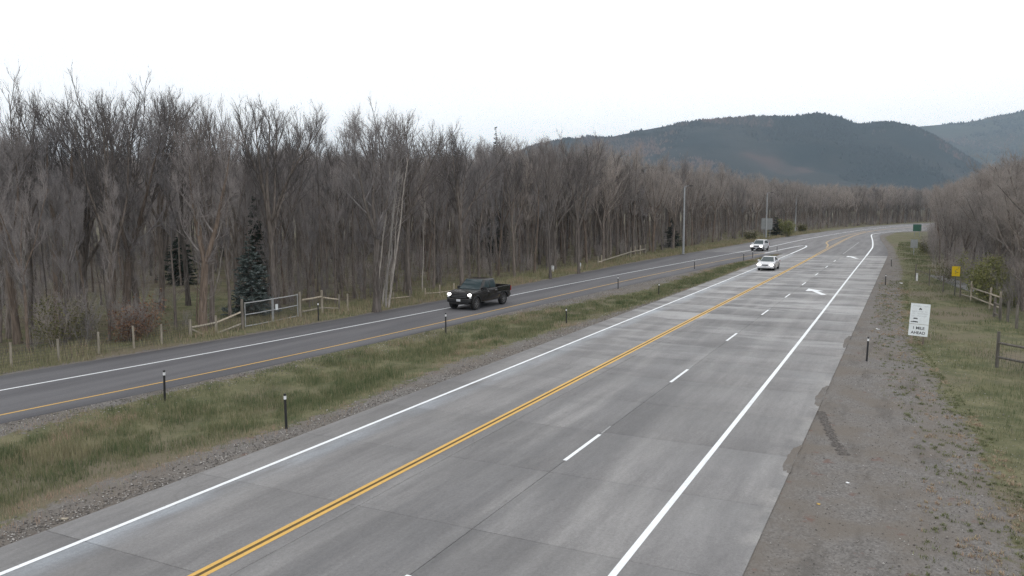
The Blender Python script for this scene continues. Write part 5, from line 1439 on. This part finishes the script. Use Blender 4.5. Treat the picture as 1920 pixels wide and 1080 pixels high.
    for sx in (-1, 1):
        hx, hz, hw, hh, hy = sp['lamp']
        lm = MB().tube([(0, -0.08, 0), (0, 0.05, 0), (0, 0.09, 0)], [0.5, 0.48, 0.30], 14)
        lm.v = [(p[0] * hw, p[1], p[2] * hh) for p in lm.v]
        lm.build('headlight', M['headlamp'], root, (sx * hx, hy + 0.05, hz), smooth=True)
        tx, tz, tw, th, ty = sp['tail']
        MB().box((sx * tx, ty, tz), (tw, 0.12, th)).build('tail_light', M['red_lamp'], root, bevel=0.02)
    gx, gz_, gh, gy = sp['grille']
    gr = MB().box((0, gy, gz_), (gx, 0.10, gh)).build('grille', M['trim'], root, bevel=0.02)
    for k in range(3): MB().box((0, gy + 0.055, gz_ - gh * 0.3 + gh * 0.3 * k), (gx * 0.92, 0.015, 0.022)).build('grille_bar', M[sp.get('bar', 'trim')], gr)
    by, bz, bh = sp['bumper']
    MB().box((0, by, bz), (sp['w'] * 0.93, 0.20, bh)).build('front_bumper', M[sp.get('bumper_mat', 'trim')], root, bevel=0.05, seg=3, smooth=True)
    MB().box((sp.get('plate_x', 0.0), by + 0.105, bz + 0.02), (0.32, 0.012, 0.16)).build('number_plate', M['plate'], root)
    MB().box((0, -L2 + 0.06, sp['bumper'][1]), (sp['w'] * 0.92, 0.18, bh * 0.8)).build('rear_bumper', M[sp.get('bumper_mat', 'trim')], root, bevel=0.05)
    return tag(root, label, cat), body
# black crew cab pickup
T = dict(w=2.04, len=5.85, wheel_r=0.44, arch_r=0.53, yf=1.80, yr=-1.85, zbot=0.48, belt=1.28, paint='black_paint', tyre_w=0.29,
         upper=[(2.42, 0.50), (2.46, 0.80), (2.42, 1.12), (2.30, 1.22), (1.70, 1.30), (1.15, 1.33), (-0.98, 1.34), (-1.02, 0.98), (-2.82, 0.98), (-2.86, 0.60), (-2.84, 0.52)],
         cab_base=(1.26, -1.02, 0.94, 1.30), cab_roof=(0.44, -0.80, 0.78, 1.99), side_windows=[(0.16, 0.52), (0.56, 0.92)], shut=(1.02, 0.08, -0.98), handles=(0.30, -0.72),
         lamp=(0.83, 1.06, 0.28, 0.18, 2.38), tail=(0.93, 1.12, 0.14, 0.36, -2.86), grille=(1.22, 1.0, 0.36, 2.44), bumper=(2.46, 0.66, 0.26), handle='chrome', mirror='trim', bar='rim')
tp = Vector((-27.12, 49.4, 0.003)); trz = PI - math.radians(3.6)
truck, tb = make_vehicle('pickup_truck', 'black crew cab pickup truck with lit headlights on the asphalt road', 'pickup truck', T, tp, trz)
for sx in (-1, 1): MB().box((sx * 0.965, -1.92, 1.17), (0.085, 1.80, 0.38)).build('bed_side', M['black_paint'], truck, bevel=0.025)
MB().box((0, -2.84, 1.17), (1.84, 0.08, 0.38)).build('tailgate', M['black_paint'], truck, bevel=0.02)
MB().box((0, -1.92, 0.995), (1.82, 1.72, 0.02)).build('bed_floor', M['trim'], truck)
for sx in (-1, 1): MB().box((sx * 0.98, 0.05, 0.50), (0.14, 1.9, 0.05)).build('running_board', M['trim'], truck, bevel=0.015)
for sx in (-1, 1): MB().box((sx * 0.90, 2.43, 0.88), (0.16, 0.10, 0.08)).build('fog_light', M['plate'], truck, bevel=0.02)
for sx in (-1, 1):
    for yw in (1.80, -1.85):
        m = MB(); pts = [(sx * 1.015, yw + 0.55 * math.cos(a), 0.42 + 0.55 * math.sin(a)) for a in np.linspace(0.12, PI - 0.12, 11)]
        m.tube(pts, 0.035, 6).build('wheel_flare', M['trim'], truck, smooth=True)
# white SUV
S = dict(w=1.90, len=4.65, wheel_r=0.36, arch_r=0.43, yf=1.42, yr=-1.38, zbot=0.34, belt=1.04, paint='white_paint_car', tyre_w=0.24,
         upper=[(2.26, 0.36), (2.31, 0.62), (2.26, 0.86), (2.05, 0.98), (1.25, 1.06), (0.95, 1.09), (-2.05, 1.12), (-2.24, 1.0), (-2.31, 0.7), (-2.28, 0.42)],
         cab_base=(1.12, -2.08, 0.86, 1.06), cab_roof=(0.30, -1.72, 0.70, 1.70), side_windows=[(0.17, 0.42), (0.45, 0.68), (0.71, 0.90)], shut=(0.92, -0.05, -1.0), handles=(0.12, -0.86),
         lamp=(0.72, 0.78, 0.42, 0.26, 2.22), tail=(0.80, 0.98, 0.24, 0.22, -2.24), grille=(0.86, 0.76, 0.24, 2.29), bumper=(2.28, 0.48, 0.24), bar='chrome', mirror='white_paint_car')
make_vehicle('suv', 'white SUV with lit headlights approaching on the asphalt road', 'suv', S, Vector((-21.15, 131.6, 0.003)), PI - math.radians(5))
# white sedan
D = dict(w=1.83, len=4.75, wheel_r=0.33, arch_r=0.39, yf=1.42, yr=-1.40, zbot=0.26, belt=0.90, paint='white_paint_car', tyre_w=0.22,
         upper=[(2.30, 0.28), (2.36, 0.50), (2.30, 0.68), (2.05, 0.80), (1.30, 0.92), (0.95, 0.95), (-1.65, 1.02), (-2.25, 0.99), (-2.36, 0.75), (-2.33, 0.35)],
         cab_base=(1.10, -1.85, 0.82, 0.92), cab_roof=(0.18, -0.95, 0.62, 1.45), side_windows=[(0.22, 0.50), (0.53, 0.80)], shut=(0.95, -0.10, -1.0), handles=(0.10, -0.85),
         lamp=(0.66, 0.64, 0.44, 0.22, 2.26), tail=(0.74, 0.86, 0.3, 0.14, -2.30), grille=(0.62, 0.62, 0.15, 2.36), bumper=(2.33, 0.40, 0.20), bar='chrome', mirror='white_paint_car', bumper_mat='white_paint_car')
make_vehicle('sedan', 'white sedan with lit headlights approaching on the concrete road', 'car', D, Vector((-13.93, 92.9, 0.006)), PI - math.radians(0.5))

# ------------------------------------------------------------------ air
hz_ = NB('haze_air'); hz_.t.nodes.remove(hz_.b)
pv = hz_.n('VolumePrincipled'); pv.inputs['Color'].default_value = (0.64, 0.82, 1.0, 1); pv.inputs['Density'].default_value = 0.000105; pv.inputs['Anisotropy'].default_value = 0.1
hz_.l(pv.outputs[0], hz_.out.inputs['Volume'])
hb = MB().box((0, 1500, 277), (19000, 17000, 562)).build('haze', hz_.m)
tag(hb, 'thin blue grey air in front of the hills', kind='stuff')
